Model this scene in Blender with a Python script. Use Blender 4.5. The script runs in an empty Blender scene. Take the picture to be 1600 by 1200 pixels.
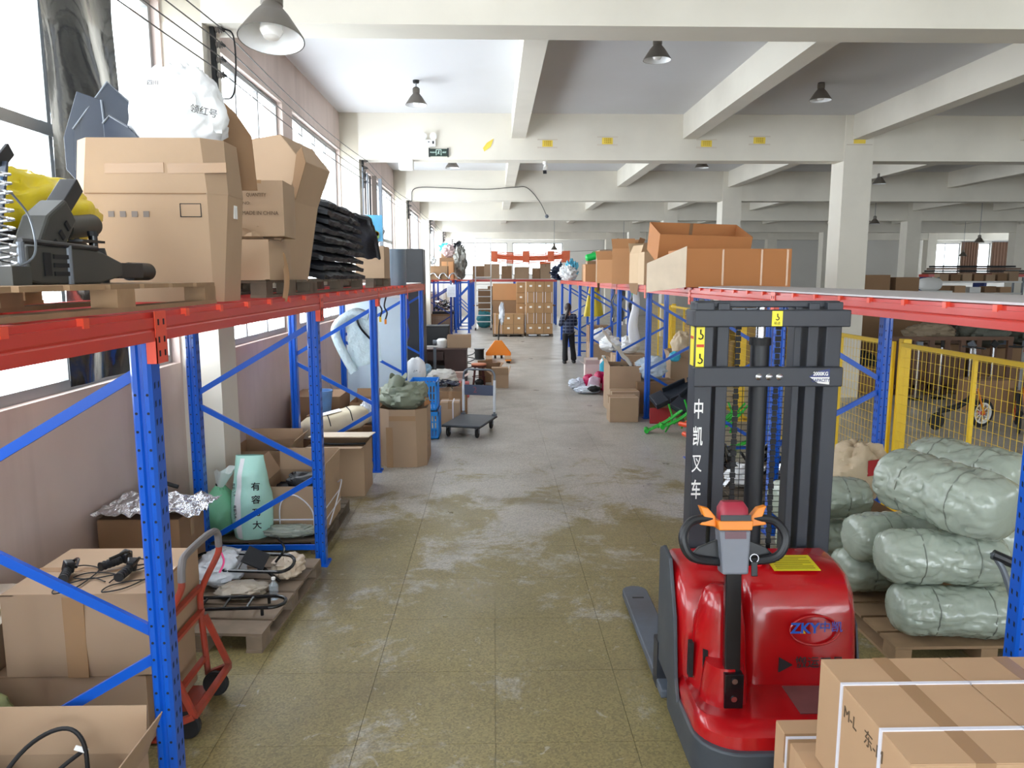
import bpy, bmesh, math, random
from mathutils import Vector, Matrix, Euler, noise
PI = math.pi
C = bpy.context.scene.collection
SC = bpy.context.scene

# ------------------------------------------------------------------ camera, sky, exposure
cam = bpy.data.cameras.new('camera'); cam.sensor_width = 36; cam.lens = 1180/1600*36; cam.clip_end = 300
co = bpy.data.objects.new('camera', cam); C.objects.link(co)
co.location = (0, 0, 2.32)
co.rotation_euler = (PI/2 - math.atan(168/1180), 0, -math.radians(1.36))
SC.camera = co
SC.view_settings.view_transform = 'Standard'; SC.view_settings.look = 'None'
SC.view_settings.gamma = 1; SC.view_settings.use_curve_mapping = False
SC.view_settings.exposure = 0.16
w = bpy.data.worlds.new('overcast_sky'); SC.world = w; w.use_nodes = True
bg = w.node_tree.nodes['Background']; bg.inputs[0].default_value = (0.92, 0.96, 1.0, 1); bg.inputs[1].default_value = 9.0
SC.cycles.max_bounces = 10; SC.cycles.diffuse_bounces = 7; SC.cycles.glossy_bounces = 3
SC.cycles.transparent_max_bounces = 12; SC.cycles.caustics_reflective = False; SC.cycles.caustics_refractive = False
SC.cycles.sample_clamp_indirect = 6
def portal(loc, sx, sy, rot):                                   # sky portal in a window opening: guides sampling, gives no light of its own
    l = bpy.data.lights.new('window_portal', 'AREA'); l.shape = 'RECTANGLE'; l.size = sx; l.size_y = sy; l.cycles.is_portal = True
    o = bpy.data.objects.new('window_portal', l); o.location = loc; o.rotation_euler = rot; C.objects.link(o); o['kind'] = 'helper'

# ------------------------------------------------------------------ materials
def lin(c):
    c /= 255.0
    return c/12.92 if c <= .04045 else ((c+.055)/1.055)**2.4
def S(r, g, b): return (lin(r), lin(g), lin(b))
def nt(m): return m.node_tree.nodes, m.node_tree.links
MATS = {}
def mat(name, col, rough=.6, metal=0, var=.12, scale=6, bump=0, bscale=None, alpha=None, coat=0, rnd=0, dirt=None):
    """Principled with a noise-varied colour; rnd varies it per object, dirt=(colour, amount) adds worn patches."""
    if name in MATS: return MATS[name]
    m = bpy.data.materials.new(name); m.use_nodes = True; N, L = nt(m); MATS[name] = m
    p = N['Principled BSDF']; p.inputs['Roughness'].default_value = rough; p.inputs['Metallic'].default_value = metal
    if coat: p.inputs['Coat Weight'].default_value = coat; p.inputs['Coat Roughness'].default_value = .08
    tc = N.new('ShaderNodeTexCoord'); n = N.new('ShaderNodeTexNoise'); n.inputs['Scale'].default_value = scale; n.inputs['Detail'].default_value = 5
    L.new(tc.outputs['Object'], n.inputs['Vector'])
    mx = N.new('ShaderNodeMix'); mx.data_type = 'RGBA'
    mx.inputs['A'].default_value = (*[c*(1-var) for c in col], 1); mx.inputs['B'].default_value = (*[min(1, c*(1+var)) for c in col], 1)
    L.new(n.outputs['Fac'], mx.inputs['Factor']); out = mx.outputs['Result']
    if dirt:
        n2 = N.new('ShaderNodeTexNoise'); n2.inputs['Scale'].default_value = scale*.45; n2.inputs['Detail'].default_value = 8
        L.new(tc.outputs['Object'], n2.inputs['Vector'])
        r = N.new('ShaderNodeValToRGB'); r.color_ramp.elements[0].position = .48; r.color_ramp.elements[1].position = .72
        r.color_ramp.elements[1].color = (dirt[1],)*3 + (1,); L.new(n2.outputs['Fac'], r.inputs['Fac'])
        m2 = N.new('ShaderNodeMix'); m2.data_type = 'RGBA'; L.new(r.outputs['Color'], m2.inputs['Factor']); L.new(out, m2.inputs['A'])
        m2.inputs['B'].default_value = (*dirt[0], 1); out = m2.outputs['Result']
    if rnd:
        oi = N.new('ShaderNodeObjectInfo'); mr = N.new('ShaderNodeMapRange')
        mr.inputs['To Min'].default_value = 1-rnd; mr.inputs['To Max'].default_value = 1+rnd; L.new(oi.outputs['Random'], mr.inputs['Value'])
        hs = N.new('ShaderNodeHueSaturation'); L.new(mr.outputs['Result'], hs.inputs['Value']); L.new(out, hs.inputs['Color']); out = hs.outputs['Color']
    L.new(out, p.inputs['Base Color'])
    if bump:
        nb = N.new('ShaderNodeTexNoise'); nb.inputs['Scale'].default_value = bscale or scale*4; nb.inputs['Detail'].default_value = 4
        L.new(tc.outputs['Object'], nb.inputs['Vector'])
        b = N.new('ShaderNodeBump'); b.inputs['Strength'].default_value = bump; b.inputs['Distance'].default_value = .02
        L.new(nb.outputs['Fac'], b.inputs['Height']); L.new(b.outputs['Normal'], p.inputs['Normal'])
    if alpha is not None: p.inputs['Alpha'].default_value = alpha
    return m
def glassy(name, tint=(1, 1, 1), refl=.06, rough=.02, haze=0):
    m = bpy.data.materials.new(name); m.use_nodes = True; N, L = nt(m); MATS[name] = m
    N.remove(N['Principled BSDF']); t = N.new('ShaderNodeBsdfTransparent'); t.inputs[0].default_value = (*tint, 1)
    g = N.new('ShaderNodeBsdfGlossy'); g.inputs['Roughness'].default_value = rough
    x = N.new('ShaderNodeMixShader'); x.inputs[0].default_value = refl; L.new(t.outputs[0], x.inputs[1]); L.new(g.outputs[0], x.inputs[2]); o = x.outputs[0]
    if haze:
        d = N.new('ShaderNodeBsdfDiffuse'); d.inputs[0].default_value = (*tint, 1); y = N.new('ShaderNodeMixShader'); y.inputs[0].default_value = haze
        L.new(o, y.inputs[1]); L.new(d.outputs[0], y.inputs[2]); o = y.outputs[0]
    L.new(o, N['Material Output'].inputs['Surface']); return m

CARD = mat('cardboard', S(168, 142, 116), .85, var=.08, scale=3, rnd=.07, bump=.05, bscale=14)
CARD_IN = mat('cardboard_inner', S(166, 134, 100), .9, var=.06, scale=5)
CARD_O = mat('cardboard_orange', S(190, 140, 96), .8, var=.07, scale=3, rnd=.05)
CARD_D = mat('cardboard_dark', S(140, 110, 82), .9, var=.1, scale=4, rnd=.1)
TAPE = mat('parcel_tape', S(160, 128, 96), .25, var=.05)
STRAP = mat('white_strap', S(222, 222, 232), .4, var=.03)
BLUE = mat('rack_blue', S(8, 84, 190), .32, var=.06, coat=.25)
DBLUE = mat('rack_dark_blue', S(24, 48, 120), .35, var=.06)
RED = mat('rack_red', S(194, 58, 48), .38, var=.05, coat=.2)
ORED = mat('rack_orange_red', S(226, 78, 52), .38, var=.05, coat=.2)
DARK = mat('hole_dark', S(14, 18, 34), .8)
WHITE = mat('white_paint', S(228, 228, 226), .55, var=.03)
WOOD = mat('pallet_wood', S(150, 122, 92), .85, var=.3, scale=9, rnd=.15)
WOOD_D = mat('pallet_wood_dark', S(96, 84, 70), .85, var=.3, scale=9, rnd=.15)
BLACK = mat('black_plastic', S(26, 28, 32), .42, var=.15)
BLACKM = mat('black_matte', S(22, 22, 24), .7, var=.2)
BLACKG = mat('black_gloss', S(16, 17, 20), .22, var=.1)
RUBBER = mat('rubber', S(30, 30, 32), .75)
STEEL = mat('bright_steel', S(190, 192, 196), .25, metal=1, var=.05)
GREYM = mat('grey_metal', S(108, 114, 122), .4, metal=.3, var=.08)
YEL = mat('safety_yellow', S(232, 192, 20), .45, var=.04)
ORANGE = mat('orange_paint', S(224, 130, 30), .4, var=.06)
GREEN = mat('green_paint', S(30, 176, 48), .35, var=.06)
GREYW = mat('grey_white_plastic', S(214, 218, 226), .3, var=.06, bump=.25, bscale=20)
INK = mat('black_ink', S(34, 32, 34), .8)
CONC = mat('concrete_paint', S(226, 221, 209), .8, var=.05, scale=1.2, bump=.06, bscale=9, dirt=(S(176, 170, 158), .35))
CEIL = mat('ceiling_paint', S(210, 211, 214), .85, var=.04, scale=.8, dirt=(S(190, 186, 180), .3))

# ------------------------------------------------------------------ mesh helpers
class B:
    def __init__(s): s.v = []; s.f = []
    def add(s, vs, fs, M=None):
        k = len(s.v); s.v += [tuple(M @ Vector(v)) if M else tuple(v) for v in vs]; s.f += [tuple(i+k for i in f) for f in fs]; return s
    def box(s, x0, x1, y0, y1, z0, z1, M=None):
        v = [(x, y, z) for z in (z0, z1) for y in (y0, y1) for x in (x0, x1)]
        return s.add(v, [(0, 2, 3, 1), (4, 5, 7, 6), (0, 1, 5, 4), (2, 6, 7, 3), (0, 4, 6, 2), (1, 3, 7, 5)], M)
    def ob(s, c, size, rot=(0, 0, 0)):
        M = Matrix.Translation(c) @ Euler(rot).to_matrix().to_4x4(); a, b, d = (q/2 for q in size)
        return s.box(-a, a, -b, b, -d, d, M)
    def bar(s, p, q, a, b, up=(0, 0, 1)):                       # box bar from p to q, a wide, b deep along up
        p = Vector(p); q = Vector(q); d = (q-p); l = d.length; d.normalize(); u = Vector(up)
        x = d.cross(u)
        if x.length < 1e-4: x = d.cross(Vector((1, 0, 0)))
        x.normalize(); u = x.cross(d)
        M = Matrix((x, d, u)).transposed().to_4x4(); M.translation = p
        return s.box(-a/2, a/2, 0, l, -b/2, b/2, M)
    def cyl(s, p, q, r, r2=None, n=14, caps=True):
        return s.tube([p, q], r, n, r2=r2, caps=caps)
    def tube(s, pts, r, n=8, r2=None, caps=True, radii=None):
        pts = [Vector(p) for p in pts]; k = len(s.v); m = len(pts); px = None
        for i, p in enumerate(pts):
            d = (pts[min(i+1, m-1)] - pts[max(i-1, 0)]); d.normalize()
            if px is None:
                a = Vector((0, 0, 1)) if abs(d.z) < .9 else Vector((1, 0, 0)); px = d.cross(a).normalized()
            else:
                px = (px - d*px.dot(d)); px.normalize()
            py = d.cross(px)
            rr = radii[i] if radii else (r if r2 is None else r + (r2-r)*i/(m-1))
            for j in range(n):
                t = 2*PI*j/n; s.v.append(tuple(p + px*(rr*math.cos(t)) + py*(rr*math.sin(t))))
        for i in range(m-1):
            for j in range(n):
                a = k+i*n+j; b = k+i*n+(j+1) % n; s.f.append((a, b, b+n, a+n))
        if caps: s.f.append(tuple(k+j for j in reversed(range(n)))); s.f.append(tuple(k+(m-1)*n+j for j in range(n)))
        return s
    def lathe(s, prof, c=(0, 0, 0), n=24, M=None, caps=True):
        k = len(s.v)
        for r, z in prof:
            for j in range(n):
                t = 2*PI*j/n; v = Vector((c[0]+r*math.cos(t), c[1]+r*math.sin(t), c[2]+z)); s.v.append(tuple(M @ v if M else v))
        for i in range(len(prof)-1):
            for j in range(n):
                a = k+i*n+j; b = k+i*n+(j+1) % n; s.f.append((a, b, b+n, a+n))
        if caps:
            s.f.append(tuple(k+j for j in reversed(range(n)))); s.f.append(tuple(k+(len(prof)-1)*n+j for j in range(n)))
        return s
    def prism(s, poly, a0, a1, axis='y', M=None):               # polygon extruded along an axis; poly in the other two, in order
        def P(u, v, a): return {'x': (a, u, v), 'y': (u, a, v), 'z': (u, v, a)}[axis]
        n = len(poly); vs = [P(u, v, a0) for u, v in poly] + [P(u, v, a1) for u, v in poly]
        fs = [tuple(reversed(range(n))), tuple(range(n, 2*n))] + [(i, (i+1) % n, n+(i+1) % n, n+i) for i in range(n)]
        return s.add(vs, fs, M)
    def grid(s, fn, nu, nv, th=0):
        k = len(s.v); W = nu+1
        P = [[Vector(fn(i/nu, j/nv)) for i in range(nu+1)] for j in range(nv+1)]
        for row in P: s.v += [tuple(p) for p in row]
        for j in range(nv):
            for i in range(nu): a = k+j*W+i; s.f.append((a, a+1, a+W+1, a+W))
        if th:
            k2 = len(s.v)
            for j in range(nv+1):
                for i in range(nu+1):
                    du = P[j][min(i+1, nu)]-P[j][max(i-1, 0)]; dv = P[min(j+1, nv)][i]-P[max(j-1, 0)][i]
                    nn = du.cross(dv); nn = nn.normalized() if nn.length > 1e-9 else Vector((0, 0, 1)); s.v.append(tuple(P[j][i]-nn*th))
            for j in range(nv):
                for i in range(nu): a = k2+j*W+i; s.f.append((a, a+W, a+W+1, a+1))
            for i in range(nu):
                s.f.append((k+i, k2+i, k2+i+1, k+i+1)); a = nv*W+i; s.f.append((k+a, k+a+1, k2+a+1, k2+a))
            for j in range(nv):
                a = j*W; s.f.append((k+a, k+a+W, k2+a+W, k2+a)); a = j*W+nu; s.f.append((k+a, k2+a, k2+a+W, k+a+W))
        return s
    def blob(s, c, rad, nu=32, nv=20, e=1.0, amp=.12, fr=2.0, seed=0, crease=0, flat=True, shape=None, M=None):
        """Sack-like superellipsoid with noise and sharp creases; flat bottom; shape(t) scales the radius by height t in 0..1."""
        k = len(s.v); off = Vector((seed*7.3, seed*3.1, seed*1.7))
        def sp(x, p): return math.copysign(abs(x)**p, x)
        for j in range(nv+1):
            ph = -PI/2 + PI*j/nv
            for i in range(nu):
                th = 2*PI*i/nu
                d = Vector((sp(math.cos(ph), e)*sp(math.cos(th), e), sp(math.cos(ph), e)*sp(math.sin(th), e), sp(math.sin(ph), e)))
                q = d*fr + off; a = 1 + amp*noise.noise(q) + amp*.5*noise.noise(q*2.3)
                if crease: a -= crease*(1-abs(noise.noise(q*1.7+Vector((5, 5, 5)))))**6 - crease*.3*noise.noise(q*5)
                v = Vector((d.x*rad[0]*a, d.y*rad[1]*a, d.z*rad[2]*(a if not flat or d.z > 0 else 1)))
                if shape: t = (v.z/rad[2]+1)/2; k_ = shape(max(0, min(1, t))); v.x *= k_; v.y *= k_
                if flat and v.z < -.96*rad[2]: v.z = -.96*rad[2]
                if M: v = M @ v
                s.v.append((c[0]+v.x, c[1]+v.y, c[2]+v.z + (.96*rad[2] if flat else 0)))
        for j in range(nv):
            for i in range(nu):
                a = k+j*nu+i; b = k+j*nu+(i+1) % nu; s.f.append((a, b, b+nu, a+nu))
        return s
    def mesh(s, name, m=None, smooth=False, ang=35):
        me = bpy.data.meshes.new(name); me.from_pydata(s.v, [], s.f); me.update()
        if m: me.materials.append(m)
        if smooth: me.shade_smooth(); me.set_sharp_from_angle(angle=math.radians(ang))
        return me
    def build(s, name, m, parent=None, smooth=False, bevel=0, ang=35, kind=None, label=None):
        o = bpy.data.objects.new(name, s.mesh(name, m, smooth, ang)); C.objects.link(o)
        if parent: o.parent = parent
        if bevel:
            b = o.modifiers.new('bevel', 'BEVEL'); b.width = bevel; b.segments = 2; b.limit_method = 'ANGLE'; b.angle_limit = math.radians(40)
        if kind: o['kind'] = kind
        if label: o['label'] = label
        return o
def put(name, me, parent=None, loc=(0, 0, 0), rot=(0, 0, 0), scale=None):   # a further object on shared mesh data
    o = bpy.data.objects.new(name, me); C.objects.link(o); o.location = loc; o.rotation_euler = rot
    if scale: o.scale = scale
    if parent: o.parent = parent
    return o
def tag(o, label, cat, group=None, kind=None):
    o['label'] = label; o['category'] = cat
    if group: o['group'] = group
    if kind: o['kind'] = kind
    return o
def thing(name, label, cat, loc=(0, 0, 0), rz=0, group=None, rot=None):
    o = bpy.data.objects.new(name, None); C.objects.link(o); o.location = loc; o.rotation_euler = rot or (0, 0, rz)
    o.empty_display_size = .1
    return tag(o, label, cat, group)
def copy_tree(o, parent=None):
    c = o.copy(); C.objects.link(c)
    if parent: c.parent = parent
    for ch in [x for x in o.children]: copy_tree(ch, c)
    return c
def struct(name, b, m, parent=None, **k):
    o = b.build(name, m, parent, **k)
    if not parent: o['kind'] = 'structure'
    return o
def text(s, size, m, parent, loc, rot, name='lettering', bold=0, sx=1):
    cu = bpy.data.curves.new(name, 'FONT'); cu.body = s; cu.size = size; cu.align_x = 'CENTER'; cu.align_y = 'CENTER'; cu.extrude = .0006; cu.offset = bold
    cu.resolution_u = 3
    t = bpy.data.objects.new('tmp', cu); C.objects.link(t); dg = bpy.context.evaluated_depsgraph_get()
    me = bpy.data.meshes.new_from_object(t.evaluated_get(dg)); bpy.data.objects.remove(t); me.materials.clear(); me.materials.append(m)
    o = put(name, me, parent, loc, rot, (sx, 1, 1)); return o
def arc(c, r, a0, a1, n, ax='xz'):
    out = []
    for i in range(n+1):
        t = a0 + (a1-a0)*i/n; u = r*math.cos(t); v = r*math.sin(t)
        out.append({'xz': (c[0]+u, c[1], c[2]+v), 'xy': (c[0]+u, c[1]+v, c[2]), 'yz': (c[0], c[1]+u, c[2]+v)}[ax])
    return out
def smoothpath(pts, k=6):                                       # Catmull-Rom
    P = [Vector(p) for p in pts]; P = [P[0]*2-P[1]] + P + [P[-1]*2-P[-2]]; out = []
    for i in range(1, len(P)-2):
        a, b, c, d = P[i-1:i+3]
        for j in range(k):
            t = j/k; out.append(.5*((2*b) + (c-a)*t + (2*a-5*b+4*c-d)*t*t + (-a+3*b-3*c+d)*t**3))
    return out + [P[-2]]

# ------------------------------------------------------------------ the hall
XL, XR, YB, YF, ZC = -2.8, 33.0, -9.0, 45.5, 5.26
ZB, ZL = 4.44, 4.82
def floor_mat():
    m = bpy.data.materials.new('worn_sheen_terrazzo'); m.use_nodes = True; N, L = nt(m); p = N['Principled BSDF']
    g = N.new('ShaderNodeNewGeometry'); pos = g.outputs['Position']
    def nz(sc, det=6, dist=0, rough=.55):
        n = N.new('ShaderNodeTexNoise'); n.inputs['Scale'].default_value = sc; n.inputs['Detail'].default_value = det; n.inputs['Distortion'].default_value = dist
        n.inputs['Roughness'].default_value = rough; L.new(pos, n.inputs['Vector']); return n.outputs['Fac']
    def ramp(src, a, b, c0=(0, 0, 0), c1=(1, 1, 1)):
        r = N.new('ShaderNodeValToRGB'); e = r.color_ramp.elements; e[0].position = a; e[1].position = b; e[0].color = (*c0, 1); e[1].color = (*c1, 1); L.new(src, r.inputs['Fac']); return r.outputs['Color']
    def mix(f, a, b, mode='MIX'):
        x = N.new('ShaderNodeMix'); x.data_type = 'RGBA'; x.blend_type = mode
        for i, s_ in (('Factor', f), ('A', a), ('B', b)):
            if isinstance(s_, (int, float)): x.inputs[i].default_value = s_
            elif isinstance(s_, tuple): x.inputs[i].default_value = (*s_, 1)
            else: L.new(s_, x.inputs[i])
        return x.outputs['Result']
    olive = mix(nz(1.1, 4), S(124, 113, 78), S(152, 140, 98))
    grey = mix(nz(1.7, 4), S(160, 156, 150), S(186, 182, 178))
    # olive coating worn in patches; greying down the aisle also paints in window reflections
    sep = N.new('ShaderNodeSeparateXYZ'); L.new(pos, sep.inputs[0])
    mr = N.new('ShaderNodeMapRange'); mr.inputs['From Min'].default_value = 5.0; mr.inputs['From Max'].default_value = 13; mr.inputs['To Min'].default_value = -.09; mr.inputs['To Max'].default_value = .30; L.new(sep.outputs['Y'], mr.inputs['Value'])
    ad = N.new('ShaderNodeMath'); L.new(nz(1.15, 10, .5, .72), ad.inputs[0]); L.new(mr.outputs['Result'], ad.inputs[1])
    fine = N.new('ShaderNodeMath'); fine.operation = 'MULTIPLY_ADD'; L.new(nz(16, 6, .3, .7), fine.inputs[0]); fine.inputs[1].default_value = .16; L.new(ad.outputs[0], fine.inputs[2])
    worn = ramp(fine.outputs[0], .545, .65)  # real wear plus the greying painted for window reflections
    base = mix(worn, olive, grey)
    v = N.new('ShaderNodeTexVoronoi'); v.inputs['Scale'].default_value = 95; L.new(pos, v.inputs['Vector'])
    bw = N.new('ShaderNodeRGBToBW'); L.new(v.outputs['Color'], bw.inputs[0])
    spk = ramp(bw.outputs[0], .15, .85, (.62, .62, .60), (1.25, 1.22, 1.12)); base = mix(.75, base, spk, 'MULTIPLY')
    stain = ramp(nz(.55, 7, 1.2), .52, .70); base = mix(mix(.45, (0, 0, 0), stain), base, S(92, 80, 62))
    marks = ramp(nz(5, 3, 2.5), .66, .70); base = mix(mix(.35, (0, 0, 0), marks), base, S(196, 192, 192))
    L.new(base, p.inputs['Base Color'])
    rr = ramp(nz(1.6, 6), .3, .7, (.26,)*3, (.5,)*3); L.new(rr, p.inputs['Roughness']); p.inputs['Specular IOR Level'].default_value = .5
    b = N.new('ShaderNodeBump'); b.inputs['Strength'].default_value = .05; b.inputs['Distance'].default_value = .004; L.new(nz(9, 3), b.inputs['Height']); L.new(b.outputs['Normal'], p.inputs['Normal'])
    return m
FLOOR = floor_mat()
SX0, SX1, SY0, SY1, SP = -2.8, 4.2, 2.1, 15.4, .7
fb = B()
def quad(b, x0, x1, y0, y1, z): b.add([(x0, y0, z), (x1, y0, z), (x1, y1, z), (x0, y1, z)], [(0, 1, 2, 3)])
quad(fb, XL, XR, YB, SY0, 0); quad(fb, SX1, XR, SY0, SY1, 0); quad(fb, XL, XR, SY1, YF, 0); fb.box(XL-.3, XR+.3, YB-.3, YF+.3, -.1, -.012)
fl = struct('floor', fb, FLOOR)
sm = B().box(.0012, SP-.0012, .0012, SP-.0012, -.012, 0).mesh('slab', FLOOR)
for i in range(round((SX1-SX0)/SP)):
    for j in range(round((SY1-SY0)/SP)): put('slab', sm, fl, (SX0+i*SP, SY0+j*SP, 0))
cb = B().box(XL-.3, XR+.3, YB-.3, YF+.3, ZC, ZC+.2); ceil = struct('ceiling', cb, CEIL)
PY = [6.8+7.5*k for k in range(-2, 6)]
bm_ = B().box(XL, XR, 0, .4, ZB, ZC+.02).mesh('cross_beam', CONC)
for y in PY: put('cross_beam', bm_, ceil, (0, y, 0))
lb = B().box(-.13, .13, YB, YF, ZL, ZC+.02).mesh('long_beam', CONC)
for k in range(11): put('long_beam', lb, ceil, (.46+3.15*k, 0, 0))
COLX = (6.76, 16.2, 25.65)
cm = B().box(-.27, .27, -.02, .50, 0, ZC).mesh('column', CONC)
for x in COLX:
    for y in PY:
        if y > 10 or x > 10: o = put('column', cm, None, (x, y, 0)); o['kind'] = 'structure'

# window wall on the left
ZS, ZT = 1.56, 4.6
def wall_mat():
    m = mat('stained_wall', S(208, 192, 184), .85, var=.06, scale=1.5, bump=.05, bscale=12, dirt=(S(168, 150, 140), .5)); N, L = nt(m)
    tc = N.new('ShaderNodeNewGeometry'); mp = N.new('ShaderNodeMapping'); mp.inputs['Scale'].default_value = (1, 1.7, .22); L.new(tc.outputs['Position'], mp.inputs['Vector'])
    n = N.new('ShaderNodeTexNoise'); n.inputs['Scale'].default_value = 1.6; n.inputs['Detail'].default_value = 6; L.new(mp.outputs[0], n.inputs['Vector'])
    r = N.new('ShaderNodeValToRGB'); r.color_ramp.elements[0].position = .52; r.color_ramp.elements[1].position = .75; r.color_ramp.elements[1].color = (.28, .28, .28, 1); L.new(n.outputs['Fac'], r.inputs['Fac'])
    p = N['Principled BSDF']; src = p.inputs['Base Color'].links[0].from_socket; x = N.new('ShaderNodeMix'); x.data_type = 'RGBA'
    L.new(r.outputs['Color'], x.inputs['Factor']); L.new(src, x.inputs['A']); x.inputs['B'].default_value = (*S(128, 112, 104), 1); L.new(x.outputs['Result'], p.inputs['Base Color']); return m
WALL = wall_mat()
wb = B().box(XL-.24, XL, YB, YF, 0, ZS).box(XL-.24, XL, YB, YF, ZT, ZC)
for y in PY:
    wb.box(XL-.24, XL, y-.03, y+.43, ZS, ZT); wb.box(XL-.24, XL, y+3.7, y+4.2, ZS, ZT)
wl = struct('wall_left', wb, WALL)
pm = B().box(XL, -2.46, 0, .42, 0, ZC).mesh('pilaster', CONC)
for y in PY: o = put('column', pm, None, (0, y, 0)); o['kind'] = 'structure'
silm = B().box(XL-.24, XL+.06, 0, 3.24, -.05, .012).mesh('window_sill', CONC)
FRAME = mat('window_frame_metal', S(150, 152, 152), .45, metal=.2, var=.08)
GLASS = glassy('window_glass', (.97, .99, 1), .05)
fr_ = B(); W_, H_ = 3.24, ZT-ZS
fr_.box(-.03, .03, 0, W_, 0, .07).box(-.03, .03, 0, W_, H_-.06, H_).box(-.03, .03, 0, .05, .07, H_-.06).box(-.03, .03, W_-.05, W_, .07, H_-.06)
frm = fr_.mesh('window_frame', FRAME)
mulm = B().box(-.025, .025, -.022, .022, .07, H_-.06).mesh('mullion', FRAME)
trm = B().box(-.032, .032, .05, W_-.05, 1.66, 1.74).mesh('transom', FRAME)
wn = 0
def window(y0, detail=True):
    global wn; wn += 1
    o = put('window_%d' % wn, frm, None, (XL-.1, y0, ZS)); o['kind'] = 'structure'
    put('transom', trm, o); put('window_sill', silm, o, (.1, 0, 0))
    n = 4
    for i in range(1, n): put('mullion', mulm, o, (0, W_*i/n, 0))
    for i in range(n):
        for z0, z1 in ((.07, 1.66), (1.74, H_-.06)):
            B().box(-.003, .003, W_*i/n+.024, W_*(i+1)/n-.024, z0, z1).build('pane', GLASS, o)
    portal((XL-.28, y0+W_/2, (ZS+ZT)/2), W_, H_, (0, -PI/2, 0))
for y in PY[:-1]:
    window(y+.45); window(y+4.23)

# the other walls: end wall with its band of windows, right wall, wall behind the camera with its windows
def holed(axis, at0, at1, u0, u1, holes, z0, z1):                # wall slab with rectangular openings [ua,ub] between z0 and z1
    b = B()
    def bx(a, c, d, e):
        if axis == 'y': b.box(a, c, at0, at1, d, e)
        else: b.box(at0, at1, a, c, d, e)
    bx(u0, u1, 0, z0); bx(u0, u1, z1, ZC); p = u0
    for a, c in holes: bx(p, a, z0, z1); p = c
    bx(p, u1, z0, z1); return b
WHITEW = mat('hall_wall', S(214, 212, 208), .85, var=.05, scale=.7, dirt=(S(180, 176, 168), .35))
far_h = [(XL+.6+3.3*k, XL+.6+3.3*k+3.0) for k in range(2)] + [(26.3, 28.1), (29.2, 29.95)]
struct('wall_front', holed('y', YF, YF+.25, XL-.3, XR+.3, far_h, 2.4, 4.3), WHITEW)
rh = [(YB+2.5+15*k, YB+7.0+15*k) for k in range(4)]  # unseen window openings in the right wall, added to light the hall
struct('wall_right', holed('x', XR, XR+.25, YB, YF, rh, 1.3, 4.5), WHITEW)
bh = [(XL+.8+4.5*k, XL+4.9+4.5*k) for k in range(5)]
struct('wall_back', holed('y', YB-.25, YB, XL-.3, XR+.3, bh, .9, 4.7), WHITEW)
def big_window(c, wd, h, axis):
    global wn; wn += 1
    b = B(); fz = lambda a0, a1, z0, z1: b.box(a0, a1, -.03, .03, z0, z1)
    fz(0, wd, 0, .06); fz(0, wd, h-.06, h); fz(0, .06, .06, h-.06); fz(wd-.06, wd, .06, h-.06)
    o = b.build('window_%d' % wn, FRAME); o['kind'] = 'structure'; o.location = c; o.rotation_euler = (0, 0, PI/2 if axis == 'x' else 0)
    n = max(1, round(wd/1.0))
    for i in range(1, n): B().box(wd*i/n-.025, wd*i/n+.025, -.03, .03, .06, h-.06).build('mullion', FRAME, o)
    for i in range(n): B().box(wd*i/n+.027, wd*(i+1)/n-.027, -.003, .003, .06, h-.06).build('pane', GLASS, o)
for a, c in far_h: big_window((a, YF+.12, 2.4), c-a, 1.9, 'y'); portal(((a+c)/2, YF+.3, 3.35), c-a, 1.9, (-PI/2, 0, 0))
for a, c in rh: big_window((XR+.12, a, 1.3), c-a, 3.2, 'x'); portal((XR+.3, (a+c)/2, 2.9), 3.2, c-a, (0, PI/2, 0))
for a, c in bh: big_window((a, YB-.12, .9), c-a, 3.8, 'y'); portal(((a+c)/2, YB-.3, 2.8), c-a, 3.8, (PI/2, 0, 0))
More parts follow.
